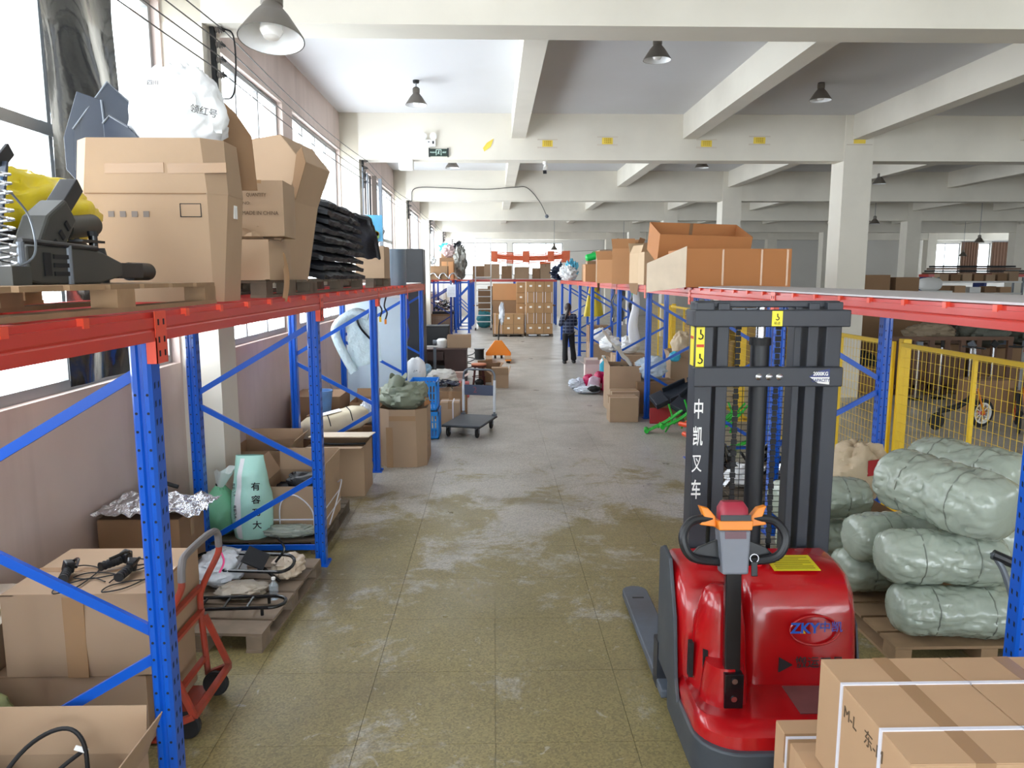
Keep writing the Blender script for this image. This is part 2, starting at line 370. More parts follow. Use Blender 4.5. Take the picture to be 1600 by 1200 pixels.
# ------------------------------------------------------------------ pallet racks
ZR = 2.18                                                       # top of the beams
def upright_mesh(face, m, h=2.16):
    # local: -y side is the perforated wide side, +x*face is the aisle side
    b = B(); x = .042
    prof = [(-x, 0), (-x+.012, -.012), (-.012, -.012), (-.006, -.002), (.006, -.002), (.012, -.012), (x-.012, -.012), (x, 0), (x, .075), (x-.01, .085), (-x+.01, .085), (-x, .075)]
    return b.prism(prof, .006, h, 'z').mesh('upright', m)
def holes_mesh(face):
    b = B(); z = .12
    while z < 1.9:
        for dx in (-.024, .024):
            b.cyl((dx, -.0125, z), (dx, -.0105, z), .006, n=8)
        for dy in (.02, .055):
            b.prism([(dy-.005, z+.02), (dy+.005, z+.026), (dy+.005, z+.05), (dy-.005, z+.044)], face*.042, face*.0427, 'x')
        z += .0752
    return b.mesh('punched_holes', DARK)
def rack(name, label, xf, xr, ys, m=BLUE, mb=RED, mc=ORED, near=3, group=None, beams=True):
    face = 1 if abs(xf) < abs(xr) and xf < 0 else -1                                  # aisle side
    t = thing(name, label, 'pallet rack', ((xf+xr)/2, ys[0], 0), group=group)
    ox, oy = (xf+xr)/2, ys[0]
    um = upright_mesh(face, m); hm = holes_mesh(face); hr = holes_mesh(face)
    foot = B().box(-.065, .065, -.05, .12, 0, .008).cyl((.05, .1, .008), (.05, .1, .02), .012, n=8).mesh('foot_plate', m)
    X0, X1 = xf-ox, xr-ox
    def brace(z0, z1, a, c):
        b = B(); p = Vector((a, 0, z0)); q = Vector((c, 0, z1)); b.bar(p, q, .022, .042, (0, 0, 1) if abs(z1-z0) < .01 else (-(q-p).z, 0, (q-p).x)); return b.mesh('brace', m)
    s_ = -face
    br = [brace(.14, .14, X0-face*.03, X1+face*.03), brace(.17, .74, X1+face*.03, X0-face*.03), brace(.80, 1.33, X0-face*.03, X1+face*.03), brace(1.39, 1.96, X1+face*.03, X0-face*.03), brace(2.06, 2.06, X0-face*.03, X1+face*.03)]
    for i, y in enumerate(ys):
        for x in (X0, X1):
            u = put('upright', um, t, (x - face*.042 if x == X0 else x + face*.042, y-oy, 0))
            put('foot_plate', foot, u)
            if i < near: ho = put('punched_holes', hm if x == X0 else hr, u); ho['kind'] = 'stuff'
        for b in br: put('brace', b, t, (0, y-oy+.035, 0))
    if not beams: return t
    for i in range(len(ys)-1):
        y0, y1 = ys[i]-oy, ys[i+1]-oy
        for x, f in ((X0, face), (X1, -face)):
            b = B(); prof = [(0, ZR-.115), (f*.046, ZR-.115), (f*.046, ZR-.075), (f*.04, ZR-.068), (f*.046, ZR-.06), (f*.046, ZR-.022), (f*.028, ZR-.022), (f*.028, ZR), (0, ZR)]
            if f < 0: prof.reverse()
            b.prism(prof, y0+.042, y1+.038, 'y')
            bo = b.build('crossbeam', mb, t); bo.location = (x-f*.02 if x == X0 else x-f*.02, 0, 0)
            for yy, sg in ((y0+.04, 1), (y1+.04, -1)):
                c = B(); c.box(min(0, f*.004), max(0, f*.004), min(yy, yy+sg*.05), max(yy, yy+sg*.05), ZR-.205, ZR+.004)
                c.box(min(-f*.05, f*.004), max(-f*.05, f*.004), yy+sg*.046, yy+sg*.05, ZR-.205, ZR-.10) if i < near else None
                co_ = c.build('connector', mc, t); co_.location = (x+f*.028 if x == X0 else x+f*.028, 0, 0)
                if i < near and x == X0:
                    h = B()
                    for zz in (ZR-.04, ZR-.11, ZR-.165): h.box(min(f*.0042, f*.0055), max(f*.0042, f*.0055), yy+sg*.018, yy+sg*.030, zz-.012, zz+.012)
                    h.build('connector_slots', DARK, co_, kind='stuff')
            n = int((y1-y0)/.42)
            cl = B()
            for k in range(n):
                yy = y0 + .3 + k*.42
                cl.box(min(f*.02, f*.05), max(f*.02, f*.05), yy, yy+.035, ZR-.024, ZR+.004)
            if x == X0 and i < near+1:
                for k in range(n):
                    yy = y0+.3+k*.42
                    B().box(min(f*.026, f*.051), max(f*.026, f*.051), yy, yy+.035, ZR-.03, ZR+.004).build('clip', mc, bo)
    for i in range(len(ys)-1):                                   # support bars across the bay
        for k in range(3):
            yy = ys[i]-oy + (ys[i+1]-ys[i])*(k+1)/4
            B().box(min(X0, X1)+.02, max(X0, X1)-.02, yy-.02, yy+.02, ZR-.05, ZR-.002).build('support_bar', mb, t)
    return t
LY = [.1, 3.03, 5.9, 8.86, 11.8, 14.7]
RY = [.4, 3.32, 6.55, 9.4, 12.2, 15.1, 19.3, 22.1, 25.0, 27.9]
rack('pallet_rack', 'long blue and red pallet rack standing along the window wall', -1.37, -2.40, LY)
rack('pallet_rack', 'long blue and red pallet rack beside the yellow mesh fence', 2.47, 3.5, RY)
# ------------------------------------------------------------------ builders for repeated kinds of thing
def carton(label, loc, size, rz=0, m=CARD, tape=True, group=None, rot=None, name='carton', bulge=0, cat='carton', straps=()):
    """Closed carton: body, two top flaps with a seam, a strip of tape."""
    w_, d, h = size; t = thing(name, label, cat, loc, rz, group, rot)
    if bulge:
        b = B()
        def side(u, v): return u
        n = 10
        def face(o, a, c, nrm):
            o, a, c, nrm = map(Vector, (o, a, c, nrm))
            b.grid(lambda u, v: o + a*u + c*v + nrm*(bulge*math.sin(PI*u)*math.sin(PI*v) + bulge*.35*noise.noise(Vector((u*3, v*3, o.x*9+loc[1])))*math.sin(PI*u)*math.sin(PI*v)), n, n)
        x, y = w_/2, d/2
        face((-x, -y, 0), (w_, 0, 0), (0, 0, h-.004), (0, -1, 0)); face((x, -y, 0), (0, d, 0), (0, 0, h-.004), (1, 0, 0)); face((x, y, 0), (-w_, 0, 0), (0, 0, h-.004), (0, 1, 0))
        face((-x, y, 0), (0, -d, 0), (0, 0, h-.004), (-1, 0, 0)); b.box(-x, x, -y, y, 0, .004); b.box(-x, x, -y, y, h-.008, h-.004)
        b.build('body', m, t, smooth=True)
    else:
        B().box(-w_/2, w_/2, -d/2, d/2, 0, h-.004).build('body', m, t, bevel=.004)
    ax = w_ >= d
    for sg in (-1, 1):
        if ax: B().box(-w_/2+.002, w_/2-.002, min(sg*.0015, sg*(d/2-.001)), max(sg*.0015, sg*(d/2-.001)), h-.004, h).build('flap', m, t)
        else: B().box(min(sg*.0015, sg*(w_/2-.001)), max(sg*.0015, sg*(w_/2-.001)), -d/2+.002, d/2-.002, h-.004, h).build('flap', m, t)
    if tape:
        b = B(); q = .03; e = .0012
        if ax: b.box(-w_/2-e, w_/2+e, -q, q, h, h+e).box(-w_/2-e, -w_/2, -q, q, h*.72, h).box(w_/2, w_/2+e, -q, q, h*.72, h)
        else: b.box(-q, q, -d/2-e, d/2+e, h, h+e).box(-q, q, -d/2-e, -d/2, h*.72, h).box(-q, q, d/2, d/2+e, h*.72, h)
        b.build('tape', TAPE, t)
    for axis, pos in straps:
        e = .004; q = .008; b = B()
        if axis == 'x': b.box(-w_/2-e, w_/2+e, pos-q, pos+q, h, h+e).box(-w_/2-e, -w_/2, pos-q, pos+q, 0, h).box(w_/2, w_/2+e, pos-q, pos+q, 0, h)
        elif axis == 'y': b.box(pos-q, pos+q, -d/2-e, d/2+e, h, h+e).box(pos-q, pos+q, -d/2-e, -d/2, 0, h).box(pos-q, pos+q, d/2, d/2+e, 0, h)
        else: b.box(-w_/2-e, w_/2+e, -d/2-e, -d/2, pos-q, pos+q).box(-w_/2-e, w_/2+e, d/2, d/2+e, pos-q, pos+q).box(-w_/2-e, -w_/2, -d/2, d/2, pos-q, pos+q).box(w_/2, w_/2+e, -d/2, d/2, pos-q, pos+q)
        b.build('strap', STRAP, t)
    return t
def open_carton(label, loc, size, rz=0, m=CARD, flaps=(60, 60, 60, 60), fl=None, group=None, rot=None, name='open_carton', fill=0):
    """Open carton; flaps in degrees from upright for -y, +y, -x, +x (None: no flap)."""
    w_, d, h = size; t = thing(name, label, 'carton', loc, rz, group, rot); e = .006; x, y = w_/2, d/2
    B().box(-x, x, -y, y, 0, e).box(-x, x, -y, -y+e, e, h).box(-x, x, y-e, y, e, h).box(-x, -x+e, -y+e, y-e, e, h).box(x-e, x, -y+e, y-e, e, h).build('body', m, t)
    L_ = fl or d*.5
    for i, a in enumerate(flaps):
        if a is None: continue
        r = math.radians(a); ln = L_ if i < 2 else min(L_, w_*.5)
        if i < 2:
            sg = -1 if i == 0 else 1
            o = B().box(-x+.003, x-.003, -.0025, .0025, 0, ln).build('flap', m, t); o.location = (0, sg*(y-.003), h); o.rotation_euler = (-sg*r, 0, 0)
        else:
            sg = -1 if i == 2 else 1
            o = B().box(-.0025, .0025, -y+.003, y-.003, 0, ln).build('flap', m, t); o.location = (sg*(x-.003), 0, h); o.rotation_euler = (0, sg*r, 0)
    if fill: B().grid(lambda u, v: (-x+e+(w_-2*e)*u, -y+e+(d-2*e)*v, h*fill + .05*noise.noise(Vector((u*5, v*5, loc[0])))), 10, 10).build('contents', BLACKM, t, smooth=True)
    return t
def pallet(label, loc, size, rz=0, m=WOOD, boards=7, h=.11, group=None):
    """Pallet with deck boards across x, blocks and bottom boards; size = (x, y)."""
    w_, d = size; t = thing('pallet', label, 'pallet', loc, rz, group); tb = .018; bw = d/boards
    dm = B().box(-w_/2, w_/2, 0, bw*.86, h-tb, h).mesh('deck_board', m)
    for i in range(boards): put('deck_board', dm, t, (0, -d/2+i*bw+bw*.07, 0))
    bm2 = B().box(-.05, .05, -.07, .07, tb, h-tb).mesh('block', m); bt = B().box(-.05, .05, -d/2, d/2, 0, tb).mesh('bottom_board', m)
    for x in (-w_/2+.05, 0, w_/2-.05):
        put('bottom_board', bt, t, (x, 0, 0))
        for y in (-d/2+.08, 0, d/2-.08): put('block', bm2, t, (x, y, 0))
    return t
def bag(name, label, cat, loc, rad, m, seed=0, rz=0, amp=.2, crease=.2, e=.9, fr=1.8, group=None, shape=None, nu=40, nv=26):
    t = B().blob((0, 0, 0), rad, nu, nv, e, amp, fr, seed, crease, True, shape).build(name, m, None, smooth=True, ang=60)
    t.location = loc; t.rotation_euler = (0, 0, rz); return tag(t, label, cat, group)

CLEAR = mat('white_film', S(206, 212, 220), .22, var=.08, bump=.5, bscale=18)
BAGW = mat('white_woven_bag', S(236, 238, 240), .5, var=.03, bump=.3, bscale=12)
FOIL = mat('silver_foil', S(214, 216, 222), .16, metal=.85, var=.1, bump=1.0, bscale=26)

# ------------------------------------------------------------------ goods on top of the rack by the windows
Z2 = ZR + .006
pallet('weathered pallet on the rack carrying black machine parts', (-1.88, 2.93, Z2), (.96, 1.88), m=WOOD, h=.105)
zp = Z2+.106
HOUS = mat('olive_black_plastic', S(58, 58, 54), .5, var=.15)
# folding housings with their tubes
t = thing('folding_housing', 'black slotted housing with a square spout lying flat on the pallet', 'machine part', (-1.6, 2.95, zp))
b = B(); b.prism([(-.36, .01), (-.36, .13), (-.05, .14), (.12, .125), (.28, .085), (.28, .03), (.1, .0), (-.3, .0)], -.05, .05, 'x'); b.build('housing', HOUS, t, bevel=.008)
for k in range(3): B().box(.0505, .056, -.22, -.12, .03+.03*k, .045+.03*k).build('vent_slot', BLACKM, t)
B().box(.0505, .055, -.28, -.24, .03, .11).build('vent_slot', BLACKM, t)
B().box(-.035, .035, .27, .5, .02, .085).build('square_spout', BLACK, t, bevel=.004)
B().cyl((-.02, .48, .05), (-.02, .66, .05), .04, n=20).build('round_tube', BLACK, t, smooth=True)
B().tube([(.05, -.40, .145), (.05, .08, .135)], .01, 8).build('rail', BLACK, t, smooth=True)
for y in (-.4, -.12): B().cyl((.05, y, 0), (.05, y, .14), .012, n=10).build('stay', GREYM, t, smooth=True)
t = thing('folding_housing', 'black slotted housing tipped up against the yellow bag', 'machine part', (-1.68, 2.98, zp+.15), rot=(.72, 0, 0))
B().prism([(-.2, -.02), (-.22, .1), (-.02, .15), (.12, .12), (.12, .02)], -.05, .05, 'x').build('housing', HOUS, t, bevel=.01)
for k in range(4): B().box(.0505, .056, -.13+.055*k, -.11+.055*k, .035, .07).build('vent_slot', BLACKM, t)
B().box(-.035, .035, .1, .27, .05, .11).build('square_spout', BLACK, t, bevel=.004)
t = thing('motor_tube', 'grey capped cylinder lying across the black housings', 'machine part', (-1.8, 3.2, zp+.17), rot=(.12, 0, 0))
B().cyl((0, .06, .05), (0, .3, .05), .048, n=24).build('shell', HOUS, t, smooth=True); B().cyl((0, -.1, .05), (0, .07, .05), .042, n=20).build('neck', BLACK, t, smooth=True)
B().tube(arc((0, .0, .09), .035, 0, PI, 8, 'yz'), .007, 6).build('loop', BLACK, t, smooth=True); B().ob((0, -.02, -.02), (.06, .06, .14)).build('bracket', BLACK, t)
t = thing('steering_stem', 'short black post with a flange standing behind the housings', 'machine part', (-1.72, 3.34, zp))
B().cyl((0, 0, 0), (0, 0, .2), .018, n=12).build('post', BLACKG, t, smooth=True); B().box(-.03, .03, -.14, .04, .17, .18).build('flange', BLACK, t); B().lathe([(.03, 0), (.035, .08), (.02, .15)], (0, .05, 0), 14).build('sleeve', BLACK, t, smooth=True); B().cyl((0, 0, .2), (0, 0, .22), .022, n=10).build('cap', BLACK, t)
t = thing('angle_iron', 'dark V shaped bracket leaning on the yellow bag', 'machine part', (-1.78, 2.74, zp+.02))
B().bar((0, 0, 0), (0, .12, .42), .012, .05, (1, 0, 0)).bar((0, 0, 0), (0, -.1, .4), .012, .06, (1, 0, 0)).build('plate', mat('slate_plastic', S(52, 60, 76), .4), t, bevel=.003)
B().ob((0, .14, .44), (.014, .1, .05), (.7, 0, 0)).build('arm', BLACK, t, bevel=.003); B().cyl((.006, .1, .36), (.016, .1, .36), .02, n=14).build('hub', mat('light_blue_plastic', S(120, 160, 200), .4), t)
YBAG = mat('yellow_bag_film', S(228, 204, 30), .3, var=.12, bump=.3, bscale=14)
yb = bag('plastic_sack', 'yellow printed plastic sack behind the black machine parts', 'sack', (-1.98, 3.36, zp+.12), (.15, .47, .18), YBAG, 3, crease=.2)
text('※', .07, INK, yb, (.165, .12, .16), (PI/2, 0, PI/2)); 
B().ob((.15, -.06, .16), (.006, .12, .028)).build('printed_panel', mat('olive_print', S(120, 116, 40), .5), yb)
B().blob((0, 0, 0), (.13, .42, .13), 24, 14, .8, .2, 2, 5, .1).build('wrapping', BLACKM, yb, smooth=True).location = (0, -.05, -.115)
# coil springs hanging at the very left
t = thing('spring_string', 'string of grey wire coils beside the black housings', 'spring', (-1.55, 2.48, zp))
pts = [(.028*math.cos(a*.9), .028*math.sin(a*.9), .004*a+.01) for a in range(90)]
B().tube(pts, .0045, 5).build('coil', STEEL, t, smooth=True); B().tube(smoothpath([(.02, -.02, .05), (.05, .06, .1), (.02, .1, .22), (.0, .04, .3)]), .004, 5).build('cable', GREYM, t, smooth=True); B().box(-.04, .04, -.05, .05, 0, .06).build('block', HOUS, t)

# tall eight-sided gaylord carton
t = thing('tall_carton', 'huge worn carton with bulging sides and taped rim on the rack', 'carton', (-1.80, 4.25, Z2))
def octa(w_, d, c): return [(-w_+c, -d), (w_-c, -d), (w_, -d+c), (w_, d-c), (w_-c, d), (-w_+c, d), (-w_, d-c), (-w_, -d+c)]
def tub(p0, z0, p1, z1, b):
    n = len(p0)
    for i in range(n):
        a, c = p0[i], p0[(i+1) % n]; e, f = p1[(i+1) % n], p1[i]
        b.add([(a[0], a[1], z0), (c[0], c[1], z0), (e[0], e[1], z1), (f[0], f[1], z1)], [(0, 1, 2, 3)])
b = B(); p0 = octa(.35, .17, .04); p1 = octa(.395, .20, .08); p2 = octa(.38, .19, .09)
tub(p0, 0, p1, .56, b); b.add([(x, y, 0) for x, y in p0], [tuple(range(8))]); b.build('body', CARD, t)
b = B(); tub([(x*1.005, y*1.005) for x, y in p1], .56, p2, .84, b); b.build('upper_wall', CARD, t)
b = B(); tub([(x*.97, y*.97) for x, y in p1], .56, [(x*.97, y*.97) for x, y in p2], .838, b); b.build('inner_wall', CARD_IN, t)
for x in (.12, -.2): B().prism([(x-.0, .66), (x+.3, .665), (x+.3, .715), (x, .71)], -.1995, -.19, 'y').build('tape', TAPE, t)
B().box(-.31, .31, -.205, -.199, .557, .562).build('crease', CARD_D, t)
b = B(); [b.box(.17+a, .17+c, -.198, -.190, .44+e, .44+f) for a, c, e, f in ((0, .11, 0, .004), (0, .11, .066, .07), (0, .004, 0, .07), (.106, .11, 0, .07))]; b.build('printed_square', INK, t)
B().ob((.3895, .0, .48), (.006, .05, .07)).build('paper_label', WHITE, t)
for k in range(4): B().box(-.2+.06*k, -.17+.06*k, -.1975, -.19, .44, .47).build('handling_mark', mat('faded_print', S(120, 110, 104), .8), t)
# white sack on top of it, black panels and torn flap
ws = B().blob((0, 0, 0), (.26, .16, .24), 44, 28, .8, .16, 1.7, 11, .14, True, lambda q: 1.02-.25*q*q).build('white_sack', BAGW, None, smooth=True, ang=60)
ws.location = (-1.69, 4.26, Z2+.78); tag(ws, 'white plastic sack with handwriting stuffed into the huge carton', 'sack')
text('领红号', .045, INK, ws, (.19, -.15, .2), (PI/2, .2, .3)); text('四川', .03, INK, ws, (-.06, -.155, .34), (PI/2-.3, 0, 0))
t = thing('torn_cardboard', 'torn brown carton flap standing up behind the white sack', 'carton piece', (-1.47, 4.46, Z2+.62))
B().prism([(-.1, 0), (.12, 0), (.1, .3), (.02, .42), (-.12, .56), (-.14, .5)], 0, .008, 'y').build('board', CARD_D, t)
SLATE = mat('slate_panel', S(46, 56, 72), .25, var=.1, coat=.3)
for lb_, loc, poly, rz in (('dark slanted plastic panel poking out of the huge carton by the film', (-2.05, 4.36, Z2+.7), [(-.24, 0), (-.23, .22), (-.05, .48), (.1, .34), (.2, .1), (.1, 0)], .35),
                       ('dark plastic panel hanging over the window side of the huge carton', (-2.20, 4.30, Z2+.66), [(-.12, .05), (-.02, -.08), (.1, .02), (.08, .42), (-.04, .46), (-.12, .22)], .2),
                       ('narrow dark panel in front of the slanted one in the huge carton', (-1.98, 4.22, Z2+.72), [(-.1, 0), (-.1, .22), (-.06, .26), (.04, .2), (.18, .05), (.18, 0)], -.1)):
    t = thing('dark_shell', lb_, 'panel', loc, rz); B().prism(poly, 0, .012, 'y').build('sheet', SLATE, t, bevel=.003)
    B().tube([(x, -.002, z) for x, z in poly[1:4]], .006, 6).build('edge_bead', GREYM, t, smooth=True)

# second group: leaning tall carton, marked carton, crushed carton, on dark pallets
pallet('dark pallet on the rack under the leaning tall carton', (-1.9, 5.46, Z2), (.94, 1.3), m=WOOD_D)
z3 = Z2+.111
c = carton('crushed carton with loose tape hanging on the dark pallet', (-1.58, 5.02, z3), (.38, .50, .25), bulge=.035, m=CARD, tape=True)
B().grid(lambda u, v: (.2+.02*math.sin(v*4)+.035*u, -.05+.02*v, .16-.36*v+.02*math.sin(u*3)), 3, 14, .001).build('hanging_tape', TAPE, c, smooth=True)
B().blob((0, 0, 0), (.2, .25, .06), 30, 12, .7, .3, 3, 8, .2).build('crumpled_lid', CARD, c, smooth=True).location = (0, 0, .235)
mc_ = carton('carton stamped MADE IN CHINA stacked on the crushed carton', (-1.47, 4.98, z3+.27), (.32, .34, .34), rz=.05, bulge=.008, m=CARD)
FAD = mat('faded_ink', S(92, 74, 56), .85)
text('MADE IN CHINA', .033, FAD, mc_, (.02, -.1815, .14), (PI/2, 0, 0), sx=.9); text('NO:', .026, FAD, mc_, (-.06, -.1815, .2), (PI/2, 0, 0)); text('QUANTITY', .03, FAD, mc_, (0, -.1815, .25), (PI/2, 0, 0), sx=.8)
t = thing('tall_carton', 'tall tan carton leaning with a torn flap behind the stamped carton', 'carton', (-1.66, 5.62, z3), rot=(0, .05, -.12))
b = B(); b.prism([(-.27, 0), (.20, 0), (.27, .55), (.36, .82), (.22, .98), (-.06, .93), (-.28, .95)], -.3, .3, 'y'); b.build('body', CARD, t, bevel=.006)
B().prism([(.33, .55), (.40, .8), (.37, .9), (.335, .86), (.31, .66)], -.31, -.303, 'y').build('torn_flap', CARD_D, t)
B().box(-.16, -.1, -.303, -.3, .0, .94).build('tape', TAPE, t)
FAB = mat('black_fabric', S(24, 26, 32), .55, var=.35, scale=5, bump=.5, bscale=16)
pallet('dark pallet on the rack under the pile of black fabric', (-1.9, 7.2, Z2), (.94, 2.3), m=WOOD_D)
pallet('dark pallet on the rack under the carton with the floral bag', (-1.9, 9.85, Z2), (.94, 1.5), m=WOOD_D)
# stack of folded black cloths, each layer a thing
for k in range(9):
    zz = z3 + .03 + k*.079; wob = Vector((.06*noise.noise((k*1.3, 0, 0)), .15*noise.noise((0, k*1.7, 0)), 0)); ly = 1.02 - .02*k*k/4 - .12*noise.noise((k*2.1, 3, 0))
    f = B().grid(lambda u, v: (-.40+.8*u + .03*noise.noise((u*4, v*9, k)), -ly+2*ly*v + .05*noise.noise((u*6, v*3, k+9)), .03 + .038*math.sin(PI*u)**.35*math.sin(PI*v)**.25 + .02*noise.noise((u*5, v*13, k*3)) - .03*max(0, u-.85)/.15), 16, 48, .036).build('folded_cloth', FAB, None, smooth=True, ang=60)
    f.location = (-1.82+wob.x, 7.45+wob.y+.0*k, zz)
    tag(f, ('topmost limp black cloth of the heap on the rack' if k == 8 else 'lowest black cloth of the heap, lying on its pallet' if k == 0 else '%s black cloth up from the pallet in the heap on the rack' % ['', 'second', 'third', 'fourth', 'fifth', 'sixth', 'seventh', 'eighth'][k]), 'cloth', 'black cloths heaped on the rack')
t = thing('drooping_cloth', 'black cloth sleeve drooping off the far end of the cloth heap', 'cloth', (-1.55, 8.55, z3))
B().grid(lambda u, v: (-.28+.5*u, -.25+.75*v+.05*noise.noise((u*4, v*3, 1)), .70-.42*v*v+.05*noise.noise((u*5, v*5, 2))-.1*abs(u-.5)), 14, 18, .03).build('sleeve', FAB, t, smooth=True)
c = carton('carton under the floral plastic bag on the rack', (-1.55, 9.85, z3), (.36, .5, .40))
fb_ = bag('plastic_bag', 'clear plastic bag with a sunflower picture print on the rack', 'bag', (-1.6, 9.85, z3+.41), (.2, .2, .2), CLEAR, 4)
b = B(); b.grid(lambda u, v: (-.05+.26*u, -.19-.02*math.sin(u*3), .05+.32*v), 6, 6, .004); o = b.build('printed_card', mat('print_sky_blue', S(90, 170, 214), .4), fb_, smooth=True)
for x, z, r, mm in ((.03, .26, .06, mat('print_yellow', S(236, 186, 50), .4)), (.1, .12, .07, mat('print_green', S(110, 140, 70), .4)), (.14, .14, .03, mat('print_gold', S(222, 160, 40), .4)), (.03, .26, .02, ORANGE)):
    B().cyl((x, -.222, z), (x, -.20, z), r, n=16).build('printed_flower', mm, fb_)
t = thing('black_strap', 'black padded strap curling over the carton on the rack', 'strap', (-1.5, 9.3, z3+.05)); B().grid(lambda u, v: (.08*v-.04, .5*u-.1, .26+.12*math.sin(u*3.2)-.15*u), 12, 4, .01).build('webbing', BLACK, t, smooth=True)
SHEET = mat('blue_grey_sheet', S(96, 110, 124), .35, var=.05)
t = thing('rolled_sheet', 'blue grey plastic sheet rolled upright on the rack', 'sheet', (-1.52, 11.6, Z2)); B().grid(lambda u, v: (.19*math.cos(-2.6+3.4*u), .19*math.sin(-2.6+3.4*u), .54*v), 20, 2, .006).build('sheet', SHEET, t, smooth=True); B().grid(lambda u, v: (.16*math.cos(-3.6+4.4*u), .16*math.sin(-3.6+4.4*u), .50*v), 20, 2, .004).build('inner_sheet', BLACK, t, smooth=True)
t = thing('cover_sheet', 'pale board laid over the end of the window side rack', 'board', (-1.88, 13.2, ZR+.006)); B().box(-.5, .48, -1.5, 1.5, 0, .018).build('board', WHITE, t, bevel=.002)
t = thing('steel_cabinet', 'tall dark grey cabinet standing past the end of the left rack', 'cabinet', (-1.72, 15.45, 0))
B().box(-.62, .32, -.25, .25, .06, 2.86).build('body', mat('charcoal_metal', S(52, 54, 58), .45), t, bevel=.01); B().box(-.6, .3, -.258, -.25, .08, 1.9).build('door', mat('charcoal_metal', S(52, 54, 58)), t); B().box(-.6, .3, -.258, -.25, 1.94, 2.84).build('door', MATS['charcoal_metal'], t); B().box(-.6, .3, -.2, .2, 0, .06).build('plinth', BLACKM, t)

# black film over part of the first window
FILM = mat('black_film', S(34, 38, 42), .12, var=.25, scale=2.5, bump=.9, bscale=2.2, coat=.5)
f = B().grid(lambda u, v: (XL+.02+.03*noise.noise((u*3, v*5, 2))+.02*math.sin(u*9+v*4), 4.98+.95*u+.03*noise.noise((v*4, u, 0)), 1.6+2.95*v), 26, 60, .003).build('blackout_film', FILM, None, smooth=True, ang=80)
tag(f, 'shiny black plastic film hung over the nearest window', 'film')

# ------------------------------------------------------------------ wires and insulators along the window wall
CER = mat('brown_grey_ceramic', S(110, 104, 100), .3)
for k, y in enumerate(PY[2:8]):
    t = thing('wire_insulator', ['insulator bracket on the nearest pier beside the window', 'insulator bracket on the second pier above the cable bundle', 'insulator bracket on the third pier down the window wall', 'insulator bracket on the fourth pier down the window wall', 'insulator bracket on the fifth pier down the window wall', 'insulator bracket on the farthest pier in view'][k], 'insulator', (-2.43, y+.12, 4.0))
    B().box(0, .035, -.03, .03, -.06, .5).build('bar', BLACKM, t)
    for i in range(4):
        z = .05+.125*i; B().lathe([(.012, 0), (.03, .008), (.02, .02), (.034, .03), (.02, .042), (.032, .052), (.012, .06)], (0, 0, 0), 14, Matrix.Translation((.04, 0, z)) @ Matrix.Rotation(PI/2, 4, 'Y')).build('insulator', CER, t, smooth=True)
        B().cyl((.1, -.04, z), (.1, .04, z), .012, n=8).build('clamp', BLACKM, t)
    if k == 0: B().tube(smoothpath([(.1, .02, .44), (.16, .1, .4), (.16, .12, .1), (.14, .05, -.12), (.02, .0, -.14)]), .007, 6).build('jumper', BLACKM, t, smooth=True)
WIRE = mat('old_wire', S(70, 66, 62), .5)
for i, nm in enumerate(('lowest', 'second lowest', 'second highest', 'highest')):
    z = 4.05+.125*i; pts = []
    ys = PY[:]
    for a, c in zip(ys, ys[1:]):
        for q in range(6): s_ = q/6; pts.append((-2.325, a+.12+(c-a)*s_, z-.05*math.sin(PI*s_)*(1+.3*i)))
    pts.append((-2.325, ys[-1]+.12, z))
    o = B().tube(pts, .0055, 6).build('overhead_wire', WIRE, None, smooth=True); tag(o, nm+' of the four wires strung along the window wall', 'wire', 'wires along the window wall')
t = thing('conduit_bundle', 'bundle of dark conduits running down the second pier', 'conduit', (-2.42, 14.32, 2.4))
for i, x in enumerate((.02, .06, .1, .15)): B().tube([(x, .02*(i % 2), 1.9-.05*i), (x, .0, 1.0), (x+.02*(i % 2), 0, 0)], .014, 8).build('pipe', (GREYM, BLACKM)[i % 2], t, smooth=True)
B().box(.18, .26, .0, .06, -.8, 1.75).build('cover_strip', mat('dark_brown_strip', S(72, 60, 52), .6), t); B().box(.3, .36, 0, .06, -.8, 1.7).build('cover_strip', GREYM, t)

# ------------------------------------------------------------------ pendant lamps
SHADE = mat('lamp_shade_outside', S(112, 106, 98), .4, metal=.4); SHADE_IN = mat('lamp_shade_inside', S(236, 238, 240), .35)
BULB = mat('opal_bulb', S(246, 246, 242), .2)
t0 = thing('pendant_lamp', 'large grey dome lamp hanging nearest, at the top of the picture', 'lamp', (-1.12, 4.0, 3.50), group='pendant dome lamps')
def shade(b, s_=1.0): return b
B().lathe([(.165, 0), (.162, .012), (.09, .12), (.052, .165), (.05, .18)], n=32, caps=False).build('shade', SHADE, t0, smooth=True)
B().lathe([(.16, .001), (.155, .012), (.086, .117), (.048, .16)], n=32, caps=False).build('shade_lining', SHADE_IN, t0, smooth=True)
B().lathe([(.05, .175), (.055, .18), (.055, .24), (.035, .26), (.012, .27)], n=20).build('lamp_neck', SHADE, t0, smooth=True)
B().lathe([(.008, .005), (.04, .012), (.058, .045), (.052, .09), (.03, .14), (.03, .17)], n=20).build('bulb', BULB, t0, smooth=True)
def lamp(loc, top, label):
    global used_lamp
    r = t0 if not used_lamp else copy_tree(t0); used_lamp = True
    r.location = loc; r['label'] = label
    B().cyl((0, 0, .26), (0, 0, top-loc[2]-.03), .008, n=8).build('rod', GREYM, r); B().lathe([(.045, -.04), (.05, -.01), (.05, 0)], (0, 0, top-loc[2]), 14).build('ceiling_rose', BLACKM, r)
used_lamp = False
lamp((-1.12, 4.0, 3.50), ZC, t0['label'])
for ch_ in t0.children:
    if not ch_.name.startswith(('rod', 'ceiling_rose')): ch_.rotation_euler = (-.2, 0, 0); ch_.location = (0, .05, .005)
